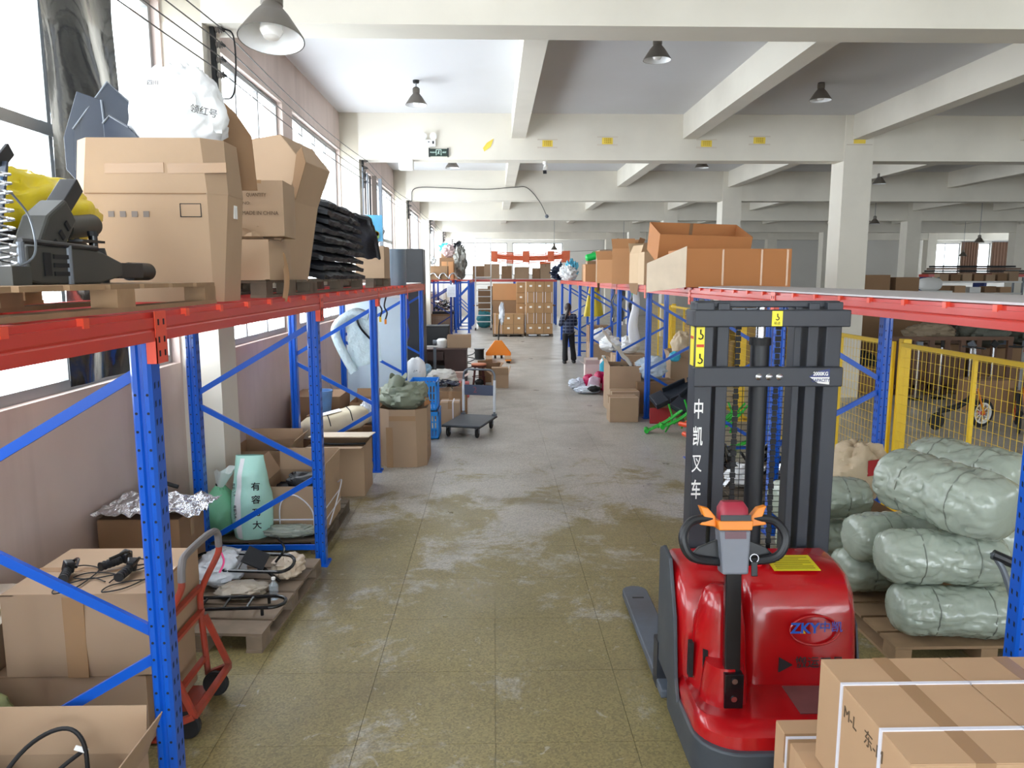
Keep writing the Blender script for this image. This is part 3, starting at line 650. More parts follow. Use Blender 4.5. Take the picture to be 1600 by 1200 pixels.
LAMPS = [((-1.17, 12.0, 4.90), 'small dome lamp hanging above the emergency light'), ((1.93, 9.3, 4.84), 'dome lamp hanging under the first ceiling bay, right of the aisle'),
         ((5.03, 12.0, 5.0), 'dome lamp hanging left of the big square column'), ((-.95, 18.0, 4.80), 'dome lamp below the exit sign, in the next bay'), ((4.9, 18.2, 4.85), 'dome lamp over the brown trays, in the next bay'),
         ((-.9, 25.5, 4.75), 'dome lamp left of the security camera in the third bay'), ((2.6, 33.0, 3.45), 'dome lamp hanging low over the far box stacks'), ((5.6, 33.0, 3.0), 'lower dome lamp right of the far box stacks'), ((7.4, 37.0, 3.5), 'dome lamp beside the far slim columns'), ((9.8, 19.5, 4.65), 'dome lamp high beside the right edge columns'), ((13.0, 26.0, 4.1), 'dome lamp over the board covered rack'), ((17.0, 26.5, 3.5), 'low dome lamp in front of the far shelves'), ((20.5, 33.0, 3.2), 'dome lamp hanging before the far right windows'), ((10.5, 33.0, 3.4), 'dome lamp between the far middle columns')]
for loc, lb_ in LAMPS:
    r = bpy.data.objects.new('pendant_lamp', None); C.objects.link(r)
    for ch in t0.children:
        if not ch.name.startswith(('rod', 'ceiling_rose')): put(ch.name.split('.')[0], ch.data, r)
    r.location = loc; tag(r, lb_, 'lamp', 'pendant dome lamps')
    B().cyl((0, 0, .26), (0, 0, ZC-loc[2]-.03), .008, n=8).build('rod', GREYM, r); B().lathe([(.045, -.04), (.05, -.01), (.05, 0)], (0, 0, ZC-loc[2]), 14).build('ceiling_rose', BLACKM, r)

# ------------------------------------------------------------------ things on the second cross beam
yb_ = 14.3
t = thing('emergency_light', 'white twin head emergency light above the exit sign', 'emergency light', (-1.17, yb_, 4.66))
B().box(-.12, .12, -.07, 0, 0, .12).build('body', WHITE, t, bevel=.008)
for x in (-.1, .08): B().lathe([(.03, 0), (.062, .03), (.065, .06), (.02, .07)], n=18, M=Matrix.Translation((x, -.02, .18)) @ Matrix.Rotation(PI/2, 4, 'X')).build('head', WHITE, t, smooth=True); B().cyl((x, -.03, .11), (x, -.03, .16), .012, n=8).build('neck', GREYM, t)
B().box(.06, .09, -.075, -.07, .045, .095).build('switch', BLACK, t); B().box(-.02, .01, -.073, -.07, .07, .09).build('indicator', GREYM, t)
t = thing('exit_sign', 'dark green exit sign fixed on the second ceiling beam', 'sign', (-1.0, yb_, 4.56)); EG = mat('exit_sign_green', S(20, 44, 36), .4); EW = mat('exit_sign_white', S(206, 232, 222), .4)
B().box(-.165, .165, -.04, 0, -.065, .065).build('panel', EG, t); [B().box(x-.012, x+.012, -.05, 0, -.078, .078).build('end_cap', BLACK, t) for x in (-.17, .17)]
b = B(); b.box(-.05, -.04, -.042, -.04, -.05, .05).box(.04, .05, -.042, -.04, -.05, .05).box(-.05, .05, -.042, -.04, .042, .052); b.build('door_pictogram', EW, t)
b = B(); b.cyl((.005, -.042, .025), (.005, -.04, .025), .009, n=10); b.bar((0, -.041, .015), (-.005, -.041, -.012), .002, .014, (1, 0, 0)).bar((-.005, -.041, -.01), (.016, -.041, -.03), .002, .008, (1, 0, 0)).bar((-.005, -.041, -.01), (-.022, -.041, -.032), .002, .008, (1, 0, 0)).bar((0, -.041, .012), (.02, -.041, .004), .002, .007, (0, 0, 1)).bar((0, -.041, .012), (-.02, -.041, .0), .002, .007, (0, 0, 1)); b.build('running_man', EW, t)
text('安全出口', .026, EW, t, (-.105, -.0415, 0), (PI/2, 0, 0), bold=.0006); text('EXIT', .034, EW, t, (.105, -.0415, 0), (PI/2, 0, 0), bold=.001)
NOTE = mat('yellow_note', S(236, 208, 84), .7, var=.1); TAPEC = mat('clear_tape', S(206, 196, 182), .3)
for k, (x, z, w_, rz, lb_) in enumerate(((.99, 4.73, .19, 0, 'yellow notice taped on the beam just right of the centre rib'), (2.09, 4.78, .2, 0, 'yellow notice taped on the beam midway between two ribs'), (3.92, 4.74, .2, 0, 'yellow notice taped on the beam right of the second rib'), (4.9, 4.8, .22, 0, 'yellow notice taped on the beam left of the big column'), (-.1, 4.69, .2, .75, 'torn yellow notice peeling off the beam beside the exit sign'))):
    t = thing('paper_notice', lb_, 'notice', (x, yb_, z), rot=(0, -rz, 0), group='yellow notices on the beam')
    if rz: B().prism([(-.12, -.03), (.02, -.05), (.16, .02), (.02, .05), (-.1, .03)], -.012, -.002, 'y').build('sheet', NOTE, t)
    else:
        B().grid(lambda u, v: (-w_/2+w_*u, -.004-.004*math.sin(u*6), -.08+.16*v), 6, 3, .001).build('sheet', NOTE, t)
        for z_ in (-.07, .07): B().box(-w_/2-.09, w_/2+.09, -.011, -.009, z_-.012, z_+.012).build('tape', TAPEC, t)
        b = B(); [b.box(-.06+.035*q, -.04+.035*q, -.010, -.0095, zz, zz+.012) for q in range(4) for zz in (-.03, .0, .03)]; b.build('printed_lines', mat('brown_ink', S(176, 140, 50), .8), t, kind='stuff')
t = thing('paper_notice', 'yellow notice taped on the big square column under the rib', 'notice', (6.76, yb_-.02, 4.82), group='yellow notices on the beam'); B().box(-.11, .11, -.004, -.001, -.07, .07).build('sheet', NOTE, t); B().box(-.24, .24, -.006, -.004, -.1, -.08).build('tape', TAPEC, t)
t = thing('security_camera', 'white bullet security camera hanging under the second beam', 'camera', (.96, 14.5, 4.44))
B().cyl((0, 0, -.05), (0, 0, 0), .04, n=14).build('mount', WHITE, t); B().tube([(0, 0, -.04), (.01, -.04, -.1)], .012, 8).build('arm', WHITE, t); B().bar((.02, .06, -.08), (-.01, -.12, -.2), .075, .075).build('housing', WHITE, t, bevel=.015); B().bar((-.01, -.12, -.2), (-.013, -.135, -.21), .065, .065).build('lens', BLACK, t)
t = thing('junction_box', 'small white box under the beam left of the exit sign', 'box', (-1.61, 14.42, 4.27)); B().box(-.13, .13, -.1, .1, 0, .17).build('body', WHITE, t, bevel=.008); B().box(-.12, .12, -.106, -.1, .01, .16).build('cover', WHITE, t)
t = thing('surface_cable', 'dark cable sagging across the third ceiling beam', 'cable', (0, 21.76, 3.9)); B().tube(smoothpath([(-2.3, 0, .5), (-2.2, 0, .86), (-1.4, 0, .88), (-.3, 0, .84), (.6, 0, .9), (.95, 0, .88), (1.3, 0, .5), (1.5, -.02, .1)]), .012, 6).build('cable', WIRE, t, smooth=True)
B().lathe([(.03, 0), (.06, .05), (.03, .1)], (1.5, -.02, .05), 12).build('connector', GREYM, t, smooth=True)
# ------------------------------------------------------------------ goods on the floor under the rack by the windows
SACKG = mat('green_white_sack', S(120, 190, 150), .55, var=.25, scale=5, bump=.3, bscale=16)
MINT = mat('mint_sack', S(178, 228, 214), .5, var=.05, bump=.25, bscale=14)
OLIVES = mat('olive_sack', S(140, 146, 96), .6, var=.15, bump=.4, bscale=14)
# red sack truck with its two cartons
t = thing('sack_truck', 'red two wheeled sack truck loaded with two big cartons', 'hand truck', (-1.62, 3.78, 0)); TRED = mat('worn_red_paint', S(168, 62, 44), .5, var=.15, scale=14, dirt=(S(96, 70, 60), .7))
for y in (-.25, .25): B().tube(smoothpath([(.0, y, .10), (-.02, y, .5), (.0, y, .62), (.09, y, .80), (.10, y, .86)]), .017, 10).build('side_rail', TRED, t, smooth=True)
B().tube(smoothpath([(.10, -.25, .85), (.10, -.235, .93), (.09, -.15, .955), (.09, .15, .955), (.10, .235, .93), (.10, .25, .85)]), .019, 10).build('handle', mat('grey_grip', S(116, 112, 112), .6), t, smooth=True)
for z in (.2, .48, .62): B().bar((-.012, -.25, z), (-.012, .25, z), .03, .02).build('cross_bar', TRED, t)
B().box(-.42, .0, -.26, .26, .012, .024).build('toe_plate', TRED, t)
b = B(); b.bar((0, -.25, .1), (.12, -.25, .15), .03, .03).bar((0, .25, .1), (.12, .25, .15), .03, .03).bar((.12, -.25, .15), (.12, .25, .15), .03, .03).bar((.12, .25, .15), (0, .25, .45), .02, .03).bar((.12, -.25, .15), (0, -.25, .45), .02, .03); b.build('axle_bracket', TRED, t)
for y in (-.2, .2): B().lathe([(.02, -.02), (.062, -.02), (.07, -.01), (.07, .01), (.062, .02), (.02, .02)], n=20, M=Matrix.Translation((.06, y, .071)) @ Matrix.Rotation(PI/2, 4, 'X')).build('wheel', RUBBER, t, smooth=True)
B().tube(smoothpath([(.1, .25, .84), (.12, .26, .76), (.1, .24, .7)]), .006, 5).build('ribbon', mat('pink_ribbon', S(226, 80, 140), .5), t)
carton('big carton at the bottom of the sack truck load', (-2.08, 3.80, .028), (.74, .60, .36), m=CARD, bulge=.012)
cU = carton('big carton with black twist grips lying on its lid', (-2.02, 3.80, .392), (.70, .62, .42), m=CARD, bulge=.012)
B().box(-.05, .05, -.325, -.318, .0, .41).build('tape', TAPE, cU)
for k, (x, y, rz, lb_) in enumerate(((-2.16, 3.70, .5, 'black twist grip nearest the wall on the big carton'), (-1.96, 3.84, -.5, 'long black twist grip in the middle of the big carton'), (-1.86, 3.72, .15, 'black brake lever and grip nearest the blue upright on the big carton'))):
    t = thing('twist_grip', lb_, 'grip', (x, y, .815), rz, group='twist grips on the big carton')
    B().cyl((-.02, -.10, .028), (.0, .0, .034), .021, n=16).build('grip', RUBBER, t, smooth=True); b = B()
    for i in range(5): a = i/5; b.lathe([(.0235, -.003), (.0235, .003)], n=16, M=Matrix.Translation((-.02+.02*a, -.10+.1*a, .028+.006*a)) @ Matrix.Rotation(PI/2, 4, 'X'))
    b.build('rib_rings', BLACK, t, kind='stuff'); B().ob((.005, .025, .045), (.05, .05, .06), (.2, .2, .3)).build('clamp', BLACK, t, bevel=.008)
    B().tube(smoothpath([(.02, .04, .06), (.05, .0, .085), (.04, -.09, .075)]), .008, 8).build('lever', BLACKG, t, smooth=True)
    B().tube(smoothpath([(.02, .05, .03), (.08, .10, .01), (.14, .02, .006), (.08, -.12, .006), (.02, -.2, .006), (-.06, -.22, .006), (-.04, -.14, .006), (.1, -.1, .008), (.16, -.18, .006)]), .0035, 6).build('cable', BLACKM, t, smooth=True)
carton('carton with a pale torn lid pushed against the window wall', (-2.62, 3.78, 0), (.32, .62, .62), m=CARD)
t = thing('paper_sheet', 'pale loose paper on the carton by the window wall', 'paper', (-2.6, 3.7, .625)); B().grid(lambda u, v: (-.16+.36*u, -.3+.62*v, .02*noise.noise((u*4, v*4, 3))+.025), 10, 14, .002).build('sheet', mat('pale_paper', S(222, 214, 198), .7), t, smooth=True)
B().grid(lambda u, v: (-.12+.25*u, -.2+.3*v, .03*noise.noise((u*4, v*4, 8))+.05), 8, 8, .002).build('sheet', MATS['pale_paper'], t, smooth=True)
bag('green_sack', 'olive green sack squeezed in front of the sack truck cartons', 'sack', (-2.42, 3.29, 0), (.2, .16, .21), OLIVES, 21)
# open carton of cables in the corner
oc = open_carton('open carton full of cables with white plugs at the foot of the near upright', (-1.83, 2.63, 0), (.74, .66, .34), flaps=(75, 8, 40, 22), fl=.2, m=CARD, fill=.35)
for k in range(9):
    a = random.Random(k); x0, y0 = a.uniform(-.3, .25), a.uniform(-.25, .2)
    B().tube(smoothpath([(x0, y0, .14), (x0+a.uniform(-.1, .1), y0+a.uniform(-.1, .1), .24+a.uniform(0, .12)), (x0+a.uniform(-.05, .2), y0+a.uniform(-.1, .1), .28+a.uniform(0, .1)), (x0+a.uniform(0, .3)*.6, y0+a.uniform(-.15, .1), .15)]), .007, 7).build('cable', BLACKM if k % 3 else mat('navy_cable', S(36, 40, 70), .5), oc, smooth=True)
for k, (x, y, z) in enumerate(((-.3, .12, .40), (-.34, .0, .34), (-.22, .18, .36), (-.24, .02, .30), (-.2, -.1, .24), (.12, .1, .26))): B().ob((x, y, z), (.035, .02, .055), (.5*k, .4*k, k)).build('plug', WHITE, oc, bevel=.003)
for pts in ([(-.16, .10, .30), (-.06, .22, .44), (.08, .24, .51), (.17, .22, .46), (.20, .18, .28)], [(.0, .16, .28), (.08, .2, .36), (.16, .22, .42)], [(.08, .1, .28), (.2, .16, .36), (.28, .2, .34)], [(-.28, .2, .54), (-.24, .17, .44), (-.2, .12, .30)], [(-.33, .16, .46), (-.27, .14, .36), (-.2, .1, .28)]): B().tube(smoothpath(pts), .009, 8).build('cable', BLACKM, oc, smooth=True)
for k, (x, y, z) in enumerate(((-.29, .2, .56), (-.34, .17, .48), (-.22, .19, .52), (-.25, .15, .45), (-.2, .12, .38), (.16, .22, .43))): B().ob((x, y, z), (.03, .02, .05), (.4*k, .5*k, k)).build('plug', WHITE, oc, bevel=.003)
carton('small carton cut off by the left picture edge, near the cable carton', (-2.42, 2.66, 0), (.36, .5, .44), m=CARD)

# pallet with frames and bags in front of the second upright
t = pallet('weathered pallet on the floor holding black frames and plastic bags', (-1.80, 5.12, 0), (.78, 1.3), rz=-.06, m=mat('grey_wood', S(128, 112, 96), .85, var=.3, scale=9, rnd=.12), boards=6, h=.12)
for k, (loc, rz, rx, lb_) in enumerate((((-1.72, 4.78, .135), .04, 0, 'long black tube frame lying at the front of the floor pallet'), ((-1.75, 5.2, .26), -.1, .35, 'black tube frame with a plate tilted at the back of the floor pallet'))):
    t = thing('luggage_carrier', lb_, 'frame', loc, rot=(rx, 0, rz), group='black frames on the floor pallet')
    for y in (-.09, .09): B().tube([(-.32, y, .05), (.24, y, .05)], .012, 8).build('rail', BLACKG, t, smooth=True)
    B().tube(arc((.24, 0, .05), .09, -PI/2, PI/2, 10, 'xy'), .012, 8).build('rail_end', BLACKG, t, smooth=True); B().tube(arc((-.32, 0, .05), .09, PI/2, 3*PI/2, 10, 'xy'), .012, 8).build('rail_end', BLACKG, t, smooth=True)
    for x in (-.2, -.05, .1): B().bar((x, -.09, .05), (x, .09, .05), .012, .012).build('cross_bar', BLACKG, t)
    if k == 0:
        for x in (-.3, .2): B().tube([(x, -.09, .05), (x, -.09, 0)], .011, 8).build('foot', BLACKG, t); B().tube([(x, .09, .05), (x, .09, 0)], .011, 8).build('foot', BLACKG, t)
    else: B().ob((.06, 0, .09), (.16, .16, .012), (0, .5, 0)).build('plate', BLACK, t); B().tube(smoothpath([(.2, .0, .06), (.26, .05, .14), (.2, .1, .2)]), .009, 8).build('hook', BLACKG, t, smooth=True); B().bar((.1, 0, .0), (.2, 0, -.12), .02, .012).build('leg', BLACKG, t); B().bar((-.25, 0, .0), (-.25, 0, -.14), .02, .012).build('leg', BLACKG, t)
bag('plastic_bag', 'clear plastic bag heaped behind the sack truck handle', 'bag', (-1.97, 5.25, .125), (.17, .2, .13), CLEAR, 31, crease=.2); bag('plastic_bag', 'crumpled brown and white bag at the aisle end of the floor pallet', 'bag', (-1.53, 5.38, .125), (.12, .16, .08), mat('dirty_white_film', S(206, 190, 170), .4, var=.25, scale=9, bump=.6, bscale=18), 32, crease=.25)
bag('plastic_bag', 'flat grey plastic bag under the tilted frame', 'bag', (-1.75, 5.02, .125), (.18, .12, .05), mat('grey_tan_film', S(170, 160, 146), .45, var=.2, bump=.5), 33, crease=.2); bag('plastic_bag', 'blue plastic bag between the sack truck and the frames', 'bag', (-2.05, 4.80, .125), (.09, .11, .1), mat('blue_film', S(60, 120, 160), .3, bump=.4), 34, crease=.2)
t = thing('water_bottle', 'small clear bottle beside the long tube frame', 'bottle', (-1.52, 4.98, .122)); B().lathe([(.028, 0), (.03, .01), (.03, .1), (.012, .125), (.012, .14)], n=16).build('bottle', glassy('clear_plastic', (.8, .88, .95), .12, .05, .2), t, smooth=True); B().cyl((0, 0, .14), (0, 0, .155), .014, n=10).build('cap', WHITE, t)
# foil topped carton by the wall
c = carton('carton covered with silver foil near the window wall', (-2.46, 5.30, 0), (.56, .44, .66), m=CARD_D)
f = B().grid(lambda u, v: (-.30+.72*u, -.26+.5*v, .68+.035*noise.noise((u*7, v*7, 1))+.02*noise.noise((u*15, v*15, 4)) - .05*max(0, u-.85)), 40, 30, .002).build('foil_sheet', FOIL, None, smooth=True, ang=70); f.location = (-2.46, 5.30, .03); tag(f, 'crinkled silver foil sheet spread over the carton by the wall', 'foil')
t = thing('black_hose', 'black hose arching behind the foil covered carton', 'hose', (-2.7, 5.62, 0)); B().tube(smoothpath([(-.02, 0, 0), (-.02, .0, .3), (.02, .02, .62), (.12, .0, .78), (.3, .0, .74)]), .016, 8).build('hose', RUBBER, t, smooth=True)
# pallet behind the second frame with sacks and boxes
pallet('dark pallet under the mint sack behind the second frame', (-2.02, 6.75, 0), (1.14, 1.2), m=WOOD_D, boards=8, h=.115)
t = thing('tied_sack', 'green and white sack tied at the neck beside the wall', 'sack', (-2.36, 6.36, .118))
B().blob((0, 0, 0), (.17, .16, .23), 36, 26, .85, .12, 2, 41, .12, True, lambda q: 1.05 if q < .55 else 1.05-.9*(q-.55)/.45*.8).build('body', SACKG, t, smooth=True, ang=60)
B().grid(lambda u, v: ((.03+.05*v*(1+.5*math.sin(u*19)))*math.cos(2*PI*u)+.04*v, (.03+.045*v*(1+.5*math.cos(u*25)))*math.sin(2*PI*u), .41+.15*v+.03*v*math.sin(u*12)), 30, 8).build('neck', mat('white_sack_neck', S(224, 232, 230), .5, bump=.4), t, smooth=True); B().lathe([(.034, .425), (.036, .435), (.034, .445)], n=12).build('tie', BLACKM, t)
t = thing('mint_sack', 'tall mint green sack printed with black characters', 'sack', (-2.08, 6.32, .118))
def msack(u, v):
    th = 2*PI*u; k = (1 if v < .55 else 1-.30*((v-.55)/.45)**1.5)*(.86+.14*math.sin(PI*min(1, v*1.6)))
    fl = 1-.75*max(0, (v-.8)/.2); a = .175*k*(1+.05*noise.noise((math.cos(th)*2, math.sin(th)*2, v*5)) - .03*abs(noise.noise((math.cos(th)*6, math.sin(th)*6, v*9))))
    return (a*math.cos(th)*(1+.15*(1-fl)), a*math.sin(th)*fl, .70*v)
B().grid(msack, 44, 30).build('body', MINT, t, smooth=True, ang=60)
B().grid(lambda u, v: tuple(Vector(msack(.655+.055*u, .02+.95*v))*1.0 + Vector((0, -.004, 0))), 4, 24).build('white_stripe', BAGW, t, smooth=True)
for i, ch in enumerate('有容乃大'): text(ch, .075, INK, t, (.085, -.158+.01*(i == 0), .46-.11*i), (PI/2, 0, .25), bold=.001)
text('有容乃大', .03, INK, t, (-.095, -.157, .44), (PI/2, PI/2, -.35)); text('有容乃大', .03, INK, t, (-.095, -.157, .25), (PI/2, PI/2, -.35))
oc = open_carton('open strapped carton beside the mint sack', (-1.75, 6.70, .118), (.56, .62, .40), flaps=(178, 5, 30, 4), fl=.2, m=CARD, fill=.7)
for z in (.1, .2): b = B(); b.box(-.284, .284, -.314, -.310, z, z+.012).box(.280, .284, -.31, .31, z, z+.012); b.build('strap', STRAP, oc)
B().tube(smoothpath([(-.12, -.316, .02), (-.1, -.33, .26), (.02, -.33, .33), (.16, -.32, .2), (.18, -.316, .02)]), .006, 6).build('strap', STRAP, oc, smooth=True); B().tube(smoothpath([(.284, -.2, .02), (.33, -.1, .2), (.34, .1, .34), (.284, .2, .3)]), .006, 6).build('strap', STRAP, oc, smooth=True)
B().blob((0, 0, 0), (.2, .14, .09), 26, 14, .8, .25, 2, 9, .15).build('cloth_lump', FAB, oc, smooth=True).location = (.06, .02, .27)
bag('plastic_bag', 'flat grey green plastic bag in front of the strapped carton', 'bag', (-1.75, 6.26, .118), (.24, .1, .05), mat('grey_green_film', S(160, 168, 156), .35, bump=.6, bscale=18), 44, crease=.25)
open_carton('wide open carton against the wall behind the green sacks', (-2.40, 7.85, 0), (.62, .58, .56), flaps=(None, 10, None, 30), fl=.12, m=CARD, fill=.75)
t = thing('green_bit', 'bright green plastic part in the gap beside the open carton', 'part', (-1.98, 7.62, 0)); B().box(-.06, .06, -.05, .05, 0, .46).build('stand', CARD_D, t); B().prism([(-.06, .46), (.08, .46), (.05, .52), (-.02, .5)], -.05, .05, 'y').build('fin', GREEN, t, bevel=.004)
t = open_carton('carton with a pale raised lid behind the second aisle upright', (-1.68, 8.10, 0), (.60, .52, .54), flaps=(84, None, None, None), fl=.18, m=CARD); o = B().box(-.32, .32, -.2, .27, 0, .012).build('lid', mat('pale_board', S(224, 208, 184), .7), t, bevel=.003); o.location = (.02, .02, .60); o.rotation_euler = (-.10, 0, 0)
B().tube(smoothpath([(-.3, -.1, .548), (0, -.2, .556), (.3, -.15, .55)]), .012, 6).build('hose', BLACKM, t, smooth=True)
# long paper parcel over boxes
carton('low carton under the paper wrapped parcel', (-1.98, 9.24, 0), (.66, .44, .36), m=CARD_D); carton('small open topped carton behind the long parcel', (-1.72, 9.80, 0), (.44, .5, .42), m=CARD_D)
PAP = mat('cream_paper', S(214, 200, 170), .6, var=.1, bump=.4, bscale=7)
t = thing('paper_parcel', 'long cream paper parcel tied with black cord on the cartons', 'parcel', (-1.98, 9.24, .40), rot=(0, -.20, .35))
def parcel(u, v):
    th = 2*PI*u; c_, s_ = math.cos(th), math.sin(th); sp = lambda x: math.copysign(abs(x)**.55, x); k = .45+.55*min(1, v*5)*min(1, (1-v)*6)**.5
    return (-.45+.9*v, .19*sp(c_)*k*(1+.06*noise.noise((v*6, c_*2, s_*2))), .13+.13*sp(s_)*k*(1+.08*noise.noise((v*7, c_*2, 5))))
B().grid(parcel, 32, 40).build('wrapping', PAP, t, smooth=True, ang=60)
for v in (.45, .75): B().tube([tuple(Vector(parcel(u/24, v))+Vector((0, 0, .004))) for u in range(0, 13)], .006, 5).build('cord', BLACKM, t)
B().ob((.0, -.02, .268), (.26, .18, .004), (0, 0, 0)).build('paper_label', BAGW, t)
t = thing('paint_bucket', 'blue and white bucket standing behind the long parcel', 'bucket', (-2.25, 9.74, 0)); B().lathe([(.12, .55), (.15, .85), (.155, .86), (.145, .86), (.12, .57)], n=24).build('bucket', mat('bucket_print', S(96, 140, 196), .4, var=.4, scale=8), t, smooth=True); B().box(-.16, .16, -.16, .16, 0, .55).build('stand_box', CARD_D, t); B().tube(arc((0, 0, .84), .155, 0, PI, 14, 'xz'), .005, 5).build('handle', STEEL, t)
carton('long carton against the wall behind the bucket', (-2.38, 10.3, 0), (.66, .7, .74), m=CARD_D); open_carton('shallow open carton behind the long parcel by the third upright', (-1.72, 10.45, 0), (.5, .52, .62), flaps=(None, 40, None, 60), fl=.14, m=CARD_D)
# tall octagonal carton with the grey green sack
t = thing('tall_carton', 'tall tan carton under the grey green sack beside the third upright', 'carton', (-1.12, 9.45, 0))
b = B(); p0 = octa(.285, .39, .11); tub(p0, 0, octa(.29, .395, .13), .72, b); b.add([(x, y, 0) for x, y in p0], [tuple(range(8))]); b.build('body', CARD, t)
B().box(-.2, -.12, -.398, -.394, .0, .5).build('tape', TAPE, t); B().box(-.16, .16, -.398, -.394, .58, .64).build('tape', TAPE, t); text('S F L', .08, INK, t, (.287, -.05, .32), (PI/2, PI/2, PI/2))
o = B().prism([(-.1, 0), (.1, 0), (.06, .1), (.02, .06), (-.06, .12)], 0, .006, 'y').build('torn_flap', CARD_O, t); o.location = (.27, 0, .71); o.rotation_euler = (0, 0, 1.3)
GG = mat('grey_green_canvas', S(134, 142, 124), .5, var=.12, bump=.5, bscale=10)
t = thing('canvas_sack', 'grey green sack with a rolled mouth on the tall tan carton', 'sack', (-1.14, 9.45, .66)); B().blob((0, 0, 0), (.30, .34, .19), 44, 24, .9, .2, 2, 51, .18, True).build('body', GG, t, smooth=True, ang=60)
B().grid(lambda u, v: ((.09+.02*v)*math.cos(2*PI*u)*1.0-.10+.05*v, -.12+(.13-.02*v)*math.sin(2*PI*u), .30+.14*v+.03*math.sin(2*PI*u*3)), 28, 6, .006).build('rolled_mouth', GG, t, smooth=True); bag('plastic_bag', 'pale clear bag slumped on the window side of the grey green sack', 'bag', (-1.64, 9.72, .425), (.12, .17, .16), CLEAR, 52, crease=.2)
# bubble wrapped tubes hanging at the third frame, pale sheet, hanging leads
BUB = mat('bubble_wrap', S(206, 226, 232), .2, var=.08, bump=.8, bscale=30)
t = thing('wrapped_tube', 'bent tube in pale bubble wrap hooked on the third frame', 'wrapped frame', (-1.8, 9.75, 1.1))
B().tube(smoothpath([(.0, -.05, 0), (-.1, -.05, .18), (-.22, -.05, .46), (-.19, -.05, .62), (.02, -.05, .76), (.2, -.05, .72)]), .06, 12, radii=None).build('wrap', BUB, t, smooth=True); B().tube(smoothpath([(.04, -.05, .72), (.1, -.05, .56), (.28, -.05, .36)]), .014, 8).build('bare_tube', BLACKG, t, smooth=True)
B().grid(lambda u, v: (-.1+.4*u+.05*v, -.02+.03*noise.noise((u*5, v*5, 0)), .66-.62*v+.1*u), 14, 18, .004).build('sheet', BUB, t, smooth=True)
PALE = mat('pale_blue_sheet', S(206, 224, 232), .35, var=.05)
t = thing('plastic_sheet', 'large pale blue sheet standing behind the third and fourth frames', 'sheet', (-1.95, 12.35, 0), rot=(-.05, 0, 0)); B().box(-.46, .52, 0, .02, .02, 2.02).build('sheet', PALE, t, bevel=.003); B().box(-.46, .52, -.004, 0, 1.98, 2.02).build('edge_strip', WHITE, t)
for k, (y, z, lb_) in enumerate(((10.35, 1.72, 'short black lead with yellow plug hanging from the window side rack'), (10.85, 1.66, 'longer black lead with orange plug hanging from the window side rack'), (13.2, 1.2, 'blue coiled lead hanging near the end of the window side rack'))):
    t = thing('hanging_lead', lb_, 'lead', (-1.55, y, z), group='leads hanging from the rack')
    if k < 2: B().tube(smoothpath([(0, 0, .05), (.02, .03, .15), (-.02, .05, .25), (.03, .1, ZR-.05-z)]), .012, 6).build('lead', BLACKM, t, smooth=True); B().ob((0, 0, .02), (.03, .03, .07)).build('plug', (YEL, ORANGE)[k], t, bevel=.004)
    else: B().tube(smoothpath([(0, 0, 0), (.05, -.08, .15), (.0, .08, .35), (.06, -.05, .5), (0, .05, ZR-.05-z)]), .035, 8).build('lead', mat('royal_blue_cable', S(20, 66, 190), .4), t, smooth=True); B().ob((0, 0, -.05), (.04, .04, .12)).build('plug', YEL, t)
# blue crates, bags and cartons further along
CRB = mat('crate_blue', S(30, 134, 220), .4, var=.05)
def crate(label, loc, size, rz=0):
    w_, d, h = size; t = thing('plastic_crate', label, 'crate', loc, rz, 'blue crates by the trolley')
    B().box(-w_/2, w_/2, -d/2, d/2, 0, .012).build('base', CRB, t)
    for nm, z0, z1 in (('lower_band', 0, .04), ('rim', h-.06, h)):
        b = B(); b.box(-w_/2, w_/2, -d/2, -d/2+.012, z0, z1).box(-w_/2, w_/2, d/2-.012, d/2, z0, z1).box(-w_/2, -w_/2+.012, -d/2, d/2, z0, z1).box(w_/2-.012, w_/2, -d/2, d/2, z0, z1); b.build(nm, CRB, t)
    for k in range(9):
        x = -w_/2+.02+(w_-.04)*k/8; B().box(x-.012, x+.012, -d/2+.002, -d/2+.01, .03, h-.05).build('side_bar', CRB, t); B().box(x-.012, x+.012, d/2-.01, d/2-.002, .03, h-.05).build('side_bar', CRB, t)
        y = -d/2+.02+(d-.04)*k/8; B().box(w_/2-.01, w_/2-.002, y-.012, y+.012, .03, h-.05).build('side_bar', CRB, t); B().box(-w_/2+.002, -w_/2+.01, y-.012, y+.012, .03, h-.05).build('side_bar', CRB, t)
    b = B(); [b.box(-w_/2+.01, w_/2-.01, -d/2+.003, -d/2+.009, h*q, h*q+.02) for q in (.35, .6)]; b.build('side_rail', CRB, t)
    return t
crate('lower blue plastic crate beside the tall tan carton', (-1.0, 10.95, 0), (.40, .55, .40)); crate('upper blue plastic crate stacked beside the tall tan carton', (-1.02, 10.95, .41), (.40, .55, .42))
carton('small strapped carton next to the blue crates', (-.70, 11.9, 0), (.30, .4, .36), m=CARD, straps=(('y', .05), ('x', 0)))
carton('brown carton behind the strapped one with wires on its lid', (-.72, 12.5, 0), (.52, .55, .46), m=CARD_D)
t = thing('wire_tangle', 'tangle of dark wires on the carton beside the trolley', 'wires', (-.76, 12.45, .465))
for k in range(10):
    a = random.Random(k+60); B().tube(smoothpath([(a.uniform(-.2, .2), a.uniform(-.2, .2), .01+.012*j+a.uniform(0, .1)) for j in range(6)]), .008, 5).build('wire', (BLACKM, GREYM, MATS['navy_cable'])[k % 3], t, smooth=True)
